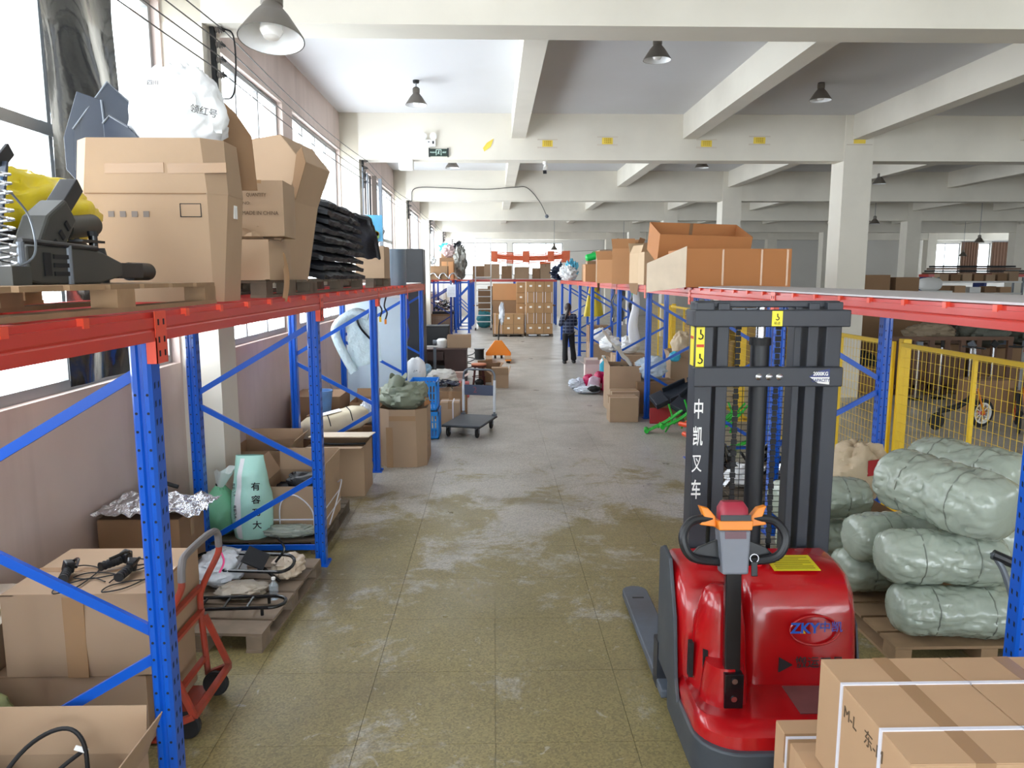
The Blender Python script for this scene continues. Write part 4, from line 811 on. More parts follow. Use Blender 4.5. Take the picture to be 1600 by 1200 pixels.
wb_ = bag('white_sack', 'white rounded sack with faint print behind the blue crates', 'sack', (-1.33, 12.8, .48), (.17, .17, .25), BAGW, 61, crease=.06, amp=.08); text('ΔΦR:', .05, GREYM, wb_, (.03, -.165, .26), (PI/2, 0, .1)); open_carton('carton holding up the white rounded sack', (-1.33, 12.8, 0), (.4, .4, .46), flaps=(None,)*4, m=CARD_D, fill=.99)
bag('plastic_bag', 'low whitish bag on the floor behind the crates', 'bag', (-.92, 13.3, .42), (.27, .25, .14), mat('milky_film', S(214, 212, 206), .35, bump=.5), 62, crease=.15); carton('brown carton under the low whitish bag', (-.92, 13.35, 0), (.6, .5, .41), m=CARD_D)

# ------------------------------------------------------------------ platform trolley
t = thing('platform_trolley', 'grey platform trolley with a folding tube handle', 'trolley', (-.36, 11.14, 0), -.28)
DECK = mat('trolley_deck', S(66, 72, 80), .5, var=.15); B().box(-.29, .29, -.46, .46, .17, .195).build('deck', DECK, t, bevel=.012)
B().box(-.295, .295, -.465, .465, .16, .178).build('bumper', BLACKM, t, bevel=.01)
for x in (-.22, .22):
    for y in (-.36, .36):
        c_ = B().lathe([(.02, -.018), (.06, -.018), (.068, -.008), (.068, .008), (.06, .018), (.02, .018)], n=18, M=Matrix.Translation((x, y, .07)) @ Matrix.Rotation(PI/2, 4, 'Y')).build('wheel', RUBBER, t, smooth=True)
        B().box(x-.03, x-.024, y-.025, y+.025, .07, .165).box(x+.024, x+.03, y-.025, y+.025, .07, .165).box(x-.03, x+.03, y-.03, y+.03, .155, .165).build('fork', GREYM, c_)
hp = [(-.25, .43, .19), (-.25, .45, .80)] + [(-.25+.08*(1-math.cos(a)), .45, .80+.1*math.sin(a)) for a in (.4, .8, 1.2, 1.57)] + [(.25-.08*(1-math.cos(a)), .45, .80+.1*math.sin(a)) for a in (1.57, 1.2, .8, .4)] + [(.25, .45, .80), (.25, .43, .19)]
B().tube(hp, .016, 10).build('handle', GREYM, t, smooth=True)
for x in (-.25, .25): B().cyl((x, .432, .25), (x, .449, .74), .022, n=10).build('film_sleeve', CLEAR, t, smooth=True)
B().box(-.24, .24, .432, .444, .50, .66).build('sign_board', mat('slate_blue', S(72, 80, 100), .5), t); text('2', .13, mat('faded_red', S(140, 76, 84), .6), t, (-.06, .431, .58), (PI/2, 0, 0))
for x in (-.25, .25): B().box(x-.03, x+.03, .39, .47, .19, .22).build('hinge', GREYM, t)

# ------------------------------------------------------------------ desk corner, stool, pallet jack, spool
DESK = mat('dark_desk', S(70, 48, 44), .5, var=.1)
t = thing('desk', 'dark brown wooden desk past the end of the left rack', 'desk', (-1.05, 16.9, 0)); B().box(-.55, .46, -.45, .45, .72, .75).build('desktop', DESK, t); B().box(-.04, .44, -.4, .4, .0, .72).build('pedestal', DESK, t); B().box(-.53, -.5, -.4, .4, 0, .72).build('side_panel', DESK, t); B().box(-.5, -.04, .36, .38, .3, .72).build('modesty_panel', DESK, t); B().box(-.45, -.06, -.42, -.38, .5, .7).build('drawer', DESK, t)
open_carton('carton lying open on its side on the desk', (-.78, 16.9, .755), (.52, .4, .27), flaps=(None,)*4, m=CARD); t = thing('fan_motor', 'white round fan head beside the carton on the desk', 'fan', (-1.16, 16.8, .752)); B().lathe([(.1, 0), (.12, .05), (.12, .16), (.08, .2)], n=18).build('head', WHITE, t, smooth=True); B().cyl((-.12, 0, .1), (-.2, 0, .1), .07, n=12).build('rear', GREYM, t)
t = thing('metal_strip', 'white metal rail lying across the desk clutter', 'rail', (-1.62, 16.4, .80)); B().box(-.42, .42, -.02, .02, 0, .03).build('rail', WHITE, t); B().box(-.36, -.3, -.02, .02, -.8, 0).build('post', GREYM, t); B().box(.3, .36, -.02, .02, -.8, 0).build('post', GREYM, t)
t = thing('black_chest', 'large black box standing behind the desk', 'box', (-1.45, 19.2, 0)); B().box(-.38, .32, -.3, .3, .02, 1.1).build('body', BLACKM, t, bevel=.02); B().box(-.36, .3, -.306, -.3, .6, 1.05).build('front_panel', BLACK, t)
bag('plastic_bag', 'grey blue plastic bag on the floor beside the desk', 'bag', (-1.62, 15.9, .0), (.2, .2, .38), mat('slate_film', S(84, 98, 116), .3, var=.2, bump=.5), 71, crease=.2); bag('plastic_bag', 'pale blue plastic bag wedged by the desk leg', 'bag', (-1.42, 15.3, .30), (.16, .12, .14), mat('pale_blue_film', S(150, 190, 220), .3, bump=.5), 72, crease=.2); carton('small carton under the pale blue bag', (-1.38, 15.3, 0), (.5, .35, .29), m=CARD_D)
open_carton('pink topped open carton on the floor in front of the desk', (-.83, 15.1, 0), (.42, .4, .32), flaps=(30, 60, 60, 60), fl=.14, m=mat('pinkish_card', S(196, 170, 160), .8)); carton('red striped carton by the trolley handle', (-.62, 14.6, 0), (.26, .3, .28), m=mat('red_card', S(190, 96, 96), .7))
t = thing('round_stool', 'stool with a salmon round seat behind the trolley', 'stool', (-.33, 16.2, 0)); B().lathe([(.16, .43), (.165, .44), (.165, .455), (.15, .465)], n=24).build('seat', mat('salmon_seat', S(206, 130, 96), .5), t, smooth=True); B().lathe([(.16, .39), (.165, .43)], n=24).build('apron', mat('dark_red_wood', S(80, 36, 34), .5), t)
for a in (.785, 2.356, 3.927, 5.498): B().bar((.11*math.cos(a), .11*math.sin(a), .42), (.17*math.cos(a), .17*math.sin(a), 0), .03, .03).build('leg', MATS['dark_red_wood'], t)
B().tube(arc((0, 0, .18), .14, 0, 2*PI, 16, 'xy'), .01, 6).build('ring', MATS['dark_red_wood'], t)
open_carton('open carton with a raised flap beside the stool', (.12, 15.9, 0), (.36, .4, .27), flaps=(40, 60, 50, 15), fl=.22, m=CARD, fill=.7); open_carton('torn open carton leaning behind the stool', (-.12, 16.75, 0), (.36, .34, .28), rz=.4, flaps=(30, 20, 60, 40), fl=.18, m=CARD_D)
bag('black_sack', 'small dark bag under the stool', 'bag', (-.32, 16.1, 0), (.1, .1, .07), BLACKM, 73)
t = thing('pallet_jack', 'orange pallet jack with a film wrapped handle in the aisle', 'pallet jack', (.12, 21.4, 0)); 
B().prism([(-.36, .1), (.36, .1), (.36, .17), (.1, .52), (-.1, .52), (-.36, .17)], -.02, .1, 'y').build('hydraulic_cover', ORANGE, t, bevel=.01)
for x in (-.26, .26): f_ = B().prism([(-.08, 0), (.08, 0), (.08, -.03), (-.08, -.03)], -1.25, .0, 'y').build('fork', ORANGE, t, bevel=.006); f_.location = (x*1.0, 0, .10); B().box(-.09, .09, -1.2, -.3, .0, .022).build('board', WOOD, f_); B().cyl((-.05, -1.1, -.055), (.05, -1.1, -.055), .04, n=12).build('roller', BLACKM, f_)
for x in (-.09, .09): B().cyl((x-.03, .1, .09), (x+.03, .1, .09), .09, n=18).build('steer_wheel', RUBBER, t, smooth=True)
B().tube([(0, .08, .4), (.02, .1, .9), (.08, .14, 1.32)], .018, 8).build('handle_bar', BLACKM, t, smooth=True); B().blob((.1, .14, 1.2), (.08, .08, .3), 24, 20, .9, .3, 3, 81, .25, False).build('film_wrap', CLEAR, t, smooth=True).location = (0, 0, .08)
t = thing('cable_spool', 'short black spool on the floor beside the pallet jack', 'spool', (-.42, 21.3, 0)); B().lathe([(.15, 0), (.15, .02), (.13, .03), (.13, .27), (.15, .28), (.15, .3)], n=22).build('drum', BLACKM, t, smooth=True); B().lathe([(.15, .3), (.15, .304), (.02, .304)], n=22).build('lid', GREYM, t)
t = thing('wire_coil', 'loose coil of black wire on the floor behind the desk', 'wires', (-.6, 18.3, 0)); B().tube([(.12*math.cos(a*.5)*(1+.2*math.sin(a)), .12*math.sin(a*.5), .02+.012*a) for a in range(40)], .012, 5).build('coil', BLACKM, t, smooth=True)
# ------------------------------------------------------------------ red electric stacker
t = thing('pallet_stacker', 'red electric pallet stacker with a black mast in the aisle', 'forklift', (1.39, 3.92, 0), -.01); ST = t
CHAR = mat('charcoal_paint', S(46, 49, 56), .45, var=.1); SKIRT = mat('skirt_grey', S(62, 68, 76), .5, var=.15, dirt=(S(110, 108, 104), .4))
HRED = mat('stacker_red', S(172, 12, 20), .22, var=.06, coat=.5, dirt=(S(120, 24, 30), .5))
def rounded(x0, x1, y0, y1, r, n=6):
    out = []
    for cx, cy, a in ((x1-r, y1-r, 0), (x0+r, y1-r, PI/2), (x0+r, y0+r, PI), (x1-r, y0+r, 3*PI/2)):
        out += [(cx+r*math.cos(a+PI/2*i/n), cy+r*math.sin(a+PI/2*i/n)) for i in range(n+1)]
    return out
B().prism(rounded(-.47, .47, -.86, .0, .2), .03, .215, 'z').build('skirt', SKIRT, t, smooth=True, bevel=.01)
B().prism([(-.42, .2), (.06, .2), (.06, .84), (-.02, .88), (-.16, .86), (-.30, .6), (-.36, .3)], -.478, -.458, 'x').build('side_plate', SKIRT, t, bevel=.004); B().prism([(-.42, .2), (.06, .2), (.06, .70), (-.02, .72), (-.16, .70), (-.30, .55), (-.36, .3)], .458, .472, 'x').build('side_plate', SKIRT, t, bevel=.004)
# lower red tray, lofted so that it tapers up
b = B(); L0 = rounded(-.455, .455, -.83, .0, .2, 8); L1 = rounded(-.455, .455, -.82, .0, .19, 8); L2 = rounded(-.43, .43, -.74, .0, .14, 8); L3 = rounded(-.38, .38, -.68, -.02, .1, 8)
def loft(b, loops, cap=True):
    k = len(b.v); n = len(loops[0][0])
    for lp, z in loops: b.v += [(x, y, z) for x, y in lp]
    for i in range(len(loops)-1):
        for j in range(n): a = k+i*n+j; c = k+i*n+(j+1) % n; b.f.append((a, c, c+n, a+n))
    if cap: b.f.append(tuple(k+(len(loops)-1)*n+j for j in range(n)))
loft(b, [(L0, .212), (L1, .27), (L2, .305), (L3, .285)]); b.build('base_tray', HRED, t, smooth=True, ang=50)
B().box(.05, .33, -.66, -.42, .2855, .2895).build('grip_mat', mat('dusty_mat', S(112, 66, 66), .7, var=.2, scale=12), t)
# hood: battery cover on the right, tiller side on the left
hp_ = [(-.40, .27), (-.385, .45), (-.36, .64), (-.32, .745), (-.25, .81), (-.15, .835), (.03, .84), (.05, .28)]
def hood(x0, x1, name, dy=0, dz=0):
    b = B(); n = len(hp_); xs = [x0, x0+.015, x0+.05, x1-.06, x1-.018, x1]; ins = [.05, .02, 0, 0, .03, .075]
    k = len(b.v)
    for x, i_ in zip(xs, ins):
        for y, z in hp_: b.v.append((x, min(y+i_+dy, .05), z-i_*.9*(z > .4)+dz))
    for i in range(len(xs)-1):
        for j in range(n): a = k+i*n+j; c = k+i*n+(j+1) % n; b.f.append((a, a+n, c+n, c))
    b.f.append(tuple(k+j for j in range(n))); b.f.append(tuple(k+(len(xs)-1)*n+j for j in reversed(range(n))))
    o = b.build(name, HRED, t, smooth=True, ang=40); return o
hood(-.13, .458, 'battery_hood'); hood(-.458, -.10, 'drive_hood', .05, -.005)
# bulge around the tiller and the pivot housing
b = B(); loft(b, [([(-.26+.15*math.cos(a)*s_, -.36+.13*math.sin(a)*s_) for a in [2*PI*i/24 for i in range(24)]], z) for z, s_ in ((.28, 1.0), (.42, .93), (.60, .84), (.70, .72), (.775, .55), (.795, .35))]); b.build('tiller_fairing', HRED, t, smooth=True, ang=50)
b = B(); loft(b, [([(-.27+.115*math.cos(a)*s_, -.50+.115*math.sin(a)*s_) for a in [2*PI*i/24 for i in range(24)]], z) for z, s_ in ((.28, 1.0), (.40, .9), (.47, .78))]); b.build('pivot_housing', HRED, t, smooth=True, ang=50)
B().box(-.36, -.34, -.46, -.40, .36, .50).build('slot', BLACKM, t); B().box(-.42, -.40, -.42, -.38, .34, .52).build('slot', BLACKM, t)
B().box(-.30, -.21, -.62, -.56, .29, .46).build('pivot_bracket', BLACKG, t, bevel=.004)
for z in (.34, .43): B().cyl((-.255, -.625, z), (-.255, -.615, z), .014, n=10).build('bolt', STEEL, t)
# tiller
B().bar((-.255, -.575, .34), (-.25, -.50, .98), .075, .05).build('tiller_arm', BLACKG, t, bevel=.006)
hd = B().prism([(-.062, -.02), (.062, -.02), (.075, .19), (-.075, .19)], -.05, .04, 'y').build('tiller_head', mat('head_grey', S(112, 116, 126), .45), t, bevel=.01); hd.location = (-.25, -.50, .94); hd.rotation_euler = (-.15, 0, 0)
B().prism([(-.078, .19), (.078, .19), (.085, .235), (-.085, .235)], -.055, .045, 'y').build('collar', ORANGE, hd, bevel=.004)
b = B(); loft(b, [(rounded(-.07, .07, -.055, .05, .03), .235), (rounded(-.068, .068, -.05, .05, .03), .29), (rounded(-.05, .05, -.03, .04, .02), .32)]); b.build('belly_button', mat('maroon_red', S(150, 40, 58), .4), hd, smooth=True); B().box(-.072, .072, -.058, -.05, .235, .262).build('trim', BLACK, hd)
for s_ in (-1, 1):
    B().prism([(s_*.08, .2), (s_*.16, .21), (s_*.14, .25), (s_*.16, .3), (s_*.12, .29), (s_*.085, .25)], -.02, .03, 'y').build('thumb_switch', ORANGE, hd, bevel=.005)
    B().tube(smoothpath([(s_*.10, .0, .24), (s_*.20, -.01, .225), (s_*.245, -.03, .15), (s_*.20, -.03, .06), (s_*.06, .0, .03)]), .021, 10).build('handle_loop', BLACK, hd, smooth=True)
    B().prism([(s_*.05, .02), (s_*.2, .06), (s_*.16, .1), (s_*.06, .14)], .0, .025, 'y').build('handle_web', BLACK, hd, bevel=.004)
B().tube(arc((.085, -.06, .06), .02, 0, 2*PI, 12, 'xz'), .003, 5).build('key_ring', STEEL, hd); B().ob((.085, -.06, .01), (.03, .008, .07)).build('key', BLACK, hd, bevel=.004); B().box(-.05, .05, -.054, -.048, .15, .185).build('display', mat('maroon_display', S(90, 50, 60), .3), hd)
B().lathe([(.035, 0), (.035, .02), (.05, .025), (.05, .05), (.03, .06)], (-.02, -.16, .825), 18).build('stop_button', mat('signal_red', S(222, 30, 32), .3), t, smooth=True)
pl = B().box(-.12, .12, -.085, .085, 0, .003).build('instruction_plate', mat('plate_yellow', S(214, 200, 40), .5), t); pl.location = (.165, -.17, .834); pl.rotation_euler = (.1, 0, 0)
b = B(); [b.box(-.10, .10-.05*(k % 3 == 2), -.065+.02*k, -.059+.02*k, .0031, .0036) for k in range(7)]; b.build('printed_lines', mat('plate_ink', S(120, 110, 30), .6), pl, kind='stuff')
# logo, ring and black label
b = B(); b.tube([(.215+.125*math.cos(a), -.386+.004*math.sin(a), .565+.075*math.sin(a)) for a in [2*PI*i/40 for i in range(41)]], .006, 6); b.build('logo_ring', HRED, t, smooth=True)
LB = mat('logo_blue', S(44, 92, 190), .4); text('ZKY', .075, LB, t, (.16, -.396, .58), (PI/2-.03, 0, 0), bold=.002, sx=1.0); text('中凯', .06, LB, t, (.29, -.396, .585), (PI/2-.03, 0, 0))
B().prism([(.138, .553), (.152, .575), (.166, .553)], -.3935, -.391, 'y').build('logo_triangle', YEL, t)
text('搬运工具', .062, INK, t, (.24, -.402, .40), (PI/2-.06, 0, 0), bold=.0006); B().cyl((.06, -.402, .39), (.06, -.393, .39), .045, n=3).build('label_wedge', INK, t)
# mast: local y = .1 .. .25
def chan(x0, x1, y0, y1, z0, z1, name='mast_channel', m=CHAR): return B().box(x0, x1, y0, y1, z0, z1).build(name, m, t, bevel=.006)
chan(-.31, -.215, .09, .24, .1, 2.185); chan(-.19, -.125, .11, .24, .1, 2.18); chan(.39, .475, .09, .24, .1, 2.185); chan(.30, .36, .11, .24, .1, 2.18); chan(.235, .275, .13, .24, .1, 2.16)
chan(-.31, .475, .13, .19, 2.155, 2.19, 'mast_head'); chan(-.33, .50, .045, .10, 2.055, 2.145, 'cross_tie'); chan(-.325, .475, .045, .10, 1.735, 1.84, 'cross_tie')
for x0, x1 in ((-.33, -.31), (.48, .50)): chan(x0, x1, .06, .24, 2.055, 2.145, 'tie_return')
B().cyl((.06, .16, .3), (.06, .16, 1.98), .05, n=20).build('lift_cylinder', BLACK, t, smooth=True); B().cyl((.06, .16, 1.98), (.06, .16, 2.16), .026, n=16).build('piston_rod', STEEL, t, smooth=True); B().cyl((.06, .16, 1.95), (.06, .16, 1.99), .058, n=20).build('gland', BLACKM, t)
def chain(x, z0, z1):
    b = B(); z = z0; k = 0
    while z < z1: b.ob((x, .18, z), (.03 if k % 2 else .022, .012, .028)); z += .032; k += 1
    return b.build('lift_chain', BLACKM, t, kind='stuff')
chain(-.055, .35, 2.05); chain(.165, .35, 2.05)
for x in (-.05, .03): B().box(x-.05, x+.02, .16, .22, 2.06, 2.15).build('pulley_bracket', GREYM, t)
b = B(); z = .5
while z < 1.72: b.bar((-.13, .235, z), (.3, .235, z), .003, .003); z += .032
b.bar((-.0, .235, .4), (.0, .235, 1.72), .003, .003).bar((.12, .235, .4), (.12, .235, 1.72), .003, .003); b.build('guard_mesh', BLACKM, t, kind='stuff')
for x in (.02, .075, .13): B().lathe([(.018, 0), (.018, .006), (.008, .012)], n=12, M=Matrix.Translation((x, .045, 1.79)) @ Matrix.Rotation(PI/2, 4, 'X')).build('bolt', STEEL, t, smooth=True)
hs = B().box(-.028, .028, -.003, 0, -.04, .04).build('hook_sticker', mat('sticker_yellow', S(236, 222, 44), .4), t); hs.location = (.105, .0445, 2.10)
text('吊点', .018, INK, hs, (0, -.0035, -.026), (PI/2, 0, 0)); b = B(); b.tube([(0, -.004, .026), (0, -.004, .01)] + [(.009*math.cos(a), -.004, .001+.009*math.sin(a)) for a in (1.57, .6, -.4, -1.57, -2.6)], .0028, 6); b.build('hook_mark', INK, hs)
cs = B().prism([(-.11, 0), (-.06, .03), (0, .042), (.0, -.042), (-.06, -.035)], -.003, 0, 'y').build('capacity_sticker', mat('sticker_navy', S(40, 52, 110), .4), t); cs.location = (.40, .0445, 1.79); B().prism([(-.105, -.002), (0, -.002), (0, -.042), (-.06, -.035)], -.0036, -.003, 'y').build('white_field', WHITE, cs)
text('2000KG', .028, WHITE, cs, (-.048, -.0036, .015), (PI/2, 0, 0), bold=.0008, sx=.85); text('CAPACITY', .024, MATS['sticker_navy'], cs, (-.047, -.0042, -.02), (PI/2, 0, 0), bold=.0004, sx=.85)
ys_ = B().box(0, .003, -.035, .035, -.14, .14).build('warning_strip', MATS['sticker_yellow'], t); ys_.location = (-.313, .16, 1.98); ys_.rotation_euler = (0, 0, 0)
WR = mat('warning_red', S(200, 60, 30), .5); B().box(-.0008, 0, -.03, .03, .115, .135).build('red_header', WR, ys_); B().box(-.0008, 0, -.03, .03, .005, .02).build('red_header', WR, ys_)
wf = B().box(0, .004, -.022, .022, -.14, .14).build('warning_strip', MATS['sticker_yellow'], t); wf.location = (-.288, .086, 1.95); wf.rotation_euler = (0, 0, -PI/2)
B().box(-.308, -.268, .0812, .082, 2.06, 2.082).build('red_header', WR, t); B().box(-.308, -.268, .0812, .082, 1.945, 1.96).build('red_header', WR, t)
for z in (2.01, 1.88): B().tube([(-.288, .0815, z+.03), (-.288, .0815, z+.005)] + [(-.288+.014*math.cos(a), .0815, z-.008+.014*math.sin(a)) for a in (1.2, .3, -.7, -1.57, -2.5)], .004, 6).build('hook_mark', INK, t)
for k, ch in enumerate('中凯叉车'): text(ch, .115, WHITE, t, (-.283, .088, 1.60-.15*k), (PI/2, 0, 0), bold=.0015 if k != 2 else 0, sx=.5)
for x in (-.395, .395):
    f_ = B(); lp = [(x-.09, -.1), (x+.09, -.1)] + [(x+.09*math.cos(a), 1.22+.09*math.sin(a)) for a in [PI*i/10 for i in range(11)]]; f_.prism(lp, .035, .085, 'z').build('fork_leg', mat('fork_grey', S(92, 100, 112), .5, var=.15, dirt=(S(70, 62, 58), .6)), t, bevel=.008)
    B().cyl((x-.04, 1.1, .045), (x+.04, 1.1, .045), .042, n=14).build('load_roller', RUBBER, t)
    B().box(x-.09, x+.09, .02, .12, .03, .3).build('leg_bracket', CHAR, t)
for y in (-.5,): B().cyl((-.1, y, .09), (.1, y, .09), .088, n=22).build('drive_wheel', RUBBER, t)

# ------------------------------------------------------------------ strapped cartons in the right foreground
PLN = mat('fresh_card', S(184, 150, 116), .8, var=.05, rnd=.05)
pallet('pallet under the strapped cartons in the right foreground', (1.68, 2.34, 0), (1.1, .78), m=WOOD)
for i, (x, y, z, lb_) in enumerate(((1.40, 2.33, .118, 'lower left strapped carton in the right foreground'), (1.89, 2.33, .118, 'lower right strapped carton in the right foreground'))):
    carton(lb_, (x, y, z), (.47, .70, .38), m=PLN, straps=(('x', .12), ('x', -.16)), group='strapped cartons in the foreground')
for i, (x, lb_) in enumerate(((1.445, 'upper strapped carton nearest the stacker'), (1.90, 'upper strapped carton at the right picture edge'))):
    c = carton(lb_, (x, 2.32, .505), (.45, .62, .395), m=PLN, straps=(('x', .13), ('x', -.14)), group='strapped cartons in the foreground')
    if i == 0:
        for y, z, s_ in ((.06, .31, 'MXL'), (-.10, .31, '东XM')): text(s_.replace('X', '-'), .06, FAD, c, (-.2265, y, z), (PI/2, 0, -PI/2))
carton('small strapped carton tucked between the stacker and the foreground stack', (1.36, 2.84, 0), (.32, .26, .44), m=PLN, straps=(('x', 0),), group='strapped cartons in the foreground')

# ------------------------------------------------------------------ bales wrapped in grey green film on a pallet
BALE = mat('bale_film', S(166, 176, 162), .2, var=.12, scale=5, bump=.35, bscale=9, coat=.35)
pallet('pallet under the grey green bales', (2.98, 4.95, 0), (1.15, 1.5), m=WOOD, h=.115)
def bale(label, c, d, ln, r, seed):
    """Bale with flat ends: squashed barrel along d, with gathers at the ends and a waist band."""
    d = Vector(d).normalized(); u_ = d.cross(Vector((0, 0, 1))).normalized(); w_ = u_.cross(d); b = B()
    t = thing('wrapped_bale', label, 'bale', c, group='grey green bales')
    def fn(u, v):
        s_ = -1+2*v; e = (1-abs(s_)**9)**.5 if abs(s_) < 1 else 0; th = 2*PI*u; cc, ss = math.cos(th), math.sin(th); rr = r*e*(1+.07*noise.noise((cc*2, ss*2, v*4+seed)) - .085*(1-abs(noise.noise((cc*2.6, ss*2.6, v*7+seed*3))))**8 - .04*(1-abs(noise.noise((cc*5, ss*5, v*12+seed*5))))**6 - .05*math.exp(-((v-.5)/.05)**2))
        return tuple(d*(s_*ln/2*(1-.04*(1-e))) + u_*(rr*math.cos(th)*1.06) + w_*(rr*math.sin(th)*.95))
    B().grid(fn, 72, 64).build('wrapping', BALE, t, smooth=True, ang=70)
    for v in (.3, .7): B().tube([tuple(Vector(fn(i/32, v))*1.005) for i in range(33)], .004, 5).build('cord', mat('grey_cord', S(120, 126, 116), .5), t)
    return t
bale('big bale lying on top of the pile facing the camera', (2.80, 4.50, .985), (-.42, 1, .05), .86, .22, 1)
bale('bale behind the big one on top of the pile', (3.22, 4.95, 1.0), (-.45, 1, 0), .8, .21, 2)
bale('bale in the middle layer with its end toward the stacker', (2.76, 4.42, .60), (1, -.12, 0), .78, .178, 3)
bale('bale at the bottom of the pile in front', (2.80, 4.34, .29), (1, -.1, 0), .76, .18, 4) if False else bale('bale at the bottom of the pile in front', (2.84, 4.36, .28), (1, -.1, 0), .80, .17, 4)
bale('second middle bale behind the front one', (2.75, 4.86, .58), (1, .1, 0), .78, .18, 5)
bale('long bale lying level with the blue upright foot', (2.52, 5.62, .62), (1, .05, 0), .8, .17, 6)
bale('low bale in the shadow behind the stacker mast', (2.55, 5.62, .285), (1, .1, 0), .7, .165, 7)
bale('small low bale at the back left of the bale pallet', (2.72, 5.02, .29), (1, .1, 0), .7, .17, 8)
bale('bale under the rear top one on the fence side', (3.3, 4.9, .57), (.2, 1, 0), .7, .2, 9)
bale('low bale on the fence side of the pallet', (3.4, 4.8, .30), (.1, 1, 0), .7, .18, 10)
t = thing('bent_pipe', 'grey metal pipe propped against the bales by the near right upright', 'pipe', (2.9, 3.95, 0)); B().tube(smoothpath([(.12, .02, .0), (.1, .05, .3), (.02, .1, .62), (-.04, .14, .75)]), .018, 10).build('pipe', GREYM, t, smooth=True); B().tube([(-.04, .14, .74), (.3, .0, .6)], .03, 10).build('sleeve', BLACK, t, smooth=True)

# ------------------------------------------------------------------ paper sack, black parts and heap of parts further up
KRAFT = mat('kraft_sack', S(206, 186, 156), .6, var=.1, bump=.5, bscale=10)
ks = bag('paper_sack', 'tan paper sack with a red printed block beside the fence', 'sack', (3.05, 6.14, .40), (.24, .2, .29), KRAFT, 91, crease=.16); o = B().grid(lambda u, v: (.0+.17*u, -.2-.01*math.sin(u*3), .30+.13*v+.03*u), 6, 4, .004).build('red_print', mat('print_red', S(176, 36, 40), .5), ks); text('A1', .07, WHITE, ks, (.085, -.217, .375), (PI/2, .1, 0))
carton('dark carton holding up the tan paper sack', (3.08, 6.18, 0), (.46, .5, .39), m=CARD_D)
t = thing('grey_tray', 'dark grey plastic tray tipped beside the paper sack', 'tray', (2.74, 6.2, .45), rot=(.3, -.4, .2)); B().box(-.12, .12, -.1, .1, 0, .02).box(-.12, -.1, -.1, .1, .02, .2).box(.1, .12, -.1, .1, .02, .12).build('tray', mat('dark_grey_plastic', S(70, 74, 78), .45), t, bevel=.004); B().box(-.09, .09, -.1, -.08, .02, .1).build('front_lip', BLACK, t); B().box(-.08, .08, -.06, .06, -.42, -.02).build('stand', CARD_D, t)
pallet('pallet under the heap of black and chrome parts behind the mast', (2.95, 8.0, 0), (1.1, 1.6), m=WOOD_D)
rr = random.Random(5)
for k in range(16):
    x, y = rr.uniform(2.5, 3.35), rr.uniform(7.35, 8.6); z = .118+.0*k
    t = thing('scooter_part', ['black bracket', 'chrome tube', 'black lever', 'silver stay', 'black hub', 'grey clamp', 'chrome bar', 'black stem'][k % 8] + ' lying ' + ['at the front left', 'at the front', 'in the middle', 'on the right', 'at the back', 'near the fence', 'by the blue upright', 'deep'][(k*3+k//8) % 8] + ' in the heap of parts', 'machine part', (x, y, z), rr.uniform(0, 6), 'heap of black and chrome parts')
    m_ = (BLACKG, STEEL)[k % 2]; a = rr.uniform(.15, .35)
    B().tube(smoothpath([(-a, 0, .02+rr.uniform(0, .1)), (-a*.3, rr.uniform(-.1, .1), .1+rr.uniform(0, .25)), (a*.4, rr.uniform(-.1, .1), .08+rr.uniform(0, .2)), (a, 0, .02)]), .014+.008*(k % 3), 8).build('tube', m_, t, smooth=True)
    B().ob((a*.4, 0, .06+.08*(k % 3)), (.1, .06, .08), (k, k*.5, k)).build('bracket', BLACK if k % 3 else WHITE, t, bevel=.006); B().cyl((-a*.4, -.03, .08), (-a*.4, .03, .08), .04, n=14).build('hub', STEEL if k % 2 else BLACK, t, smooth=True)
bag('plastic_bag', 'white plastic bag in the heap of parts behind the mast', 'bag', (2.6, 7.7, .13), (.17, .15, .12), BAGW, 95, crease=.25); bag('plastic_bag', 'shiny clear bag at the front of the heap of parts', 'bag', (2.95, 7.25, .0), (.2, .14, .14), CLEAR, 96, crease=.25)
# green and red bicycle frames
for k in range(7):
    a = random.Random(200+k); x, y = (2.55+.2*k, 11.0-.16*k) if k < 4 else (2.95+.28*(k-4), 10.3-.22*(k-4))
    t = thing('bike_frame', ['green tube frame at the front of the frame heap, touching the aisle', 'green frame leaning second from the aisle in the frame heap', 'red tube frame between the green ones', 'green frame standing near the mast', 'orange red frame lying behind the mast', 'green frame with a thick tube end behind the mast', 'green frame at the back of the heap by the fence'][k], 'frame', (x, y, .0+.09*(k % 3)), a.uniform(-.5, .5)+.3, 'heap of painted frames')
    m_ = GREEN if k not in (2, 4) else mat('orange_red_paint', S(224, 76, 34), .35)
    for s_ in (-.05, .05): B().tube(smoothpath([(-.28, s_, .03), (0, s_, .18), (.24, s_, .36+.05*(k % 2))]), .014, 8).build('rail', m_, t, smooth=True)
    for q in (-.2, -.08, .06, .16): B().tube([(q, -.05, .2+q*.6), (q, .05, .2+q*.6)], .011, 6).build('rung', m_, t)
    B().cyl((-.28, -.09, .045), (-.28, .09, .045), .035, n=14).build('bottom_tube', m_, t, smooth=True); B().tube(smoothpath([(.0, .0, .02), (.1, .1, .2), (.05, .16, .42)]), .013, 7).build('stay', m_, t, smooth=True); B().tube([(.24, 0, .36), (-.1, .12, .06)], .012, 7).build('stay', m_, t, smooth=True)
t = thing('red_sheet', 'flat dark red plate standing at the foot of the right rack', 'panel', (2.66, 11.75, 0), rot=(-.15, 0, 0)); B().box(-.19, .17, 0, .02, .0, .25).build('plate', mat('dark_red_plate', S(160, 24, 32), .4), t, bevel=.01); B().box(-.19, .17, -.01, 0, .22, .25).build('rim', MATS['dark_red_plate'], t)
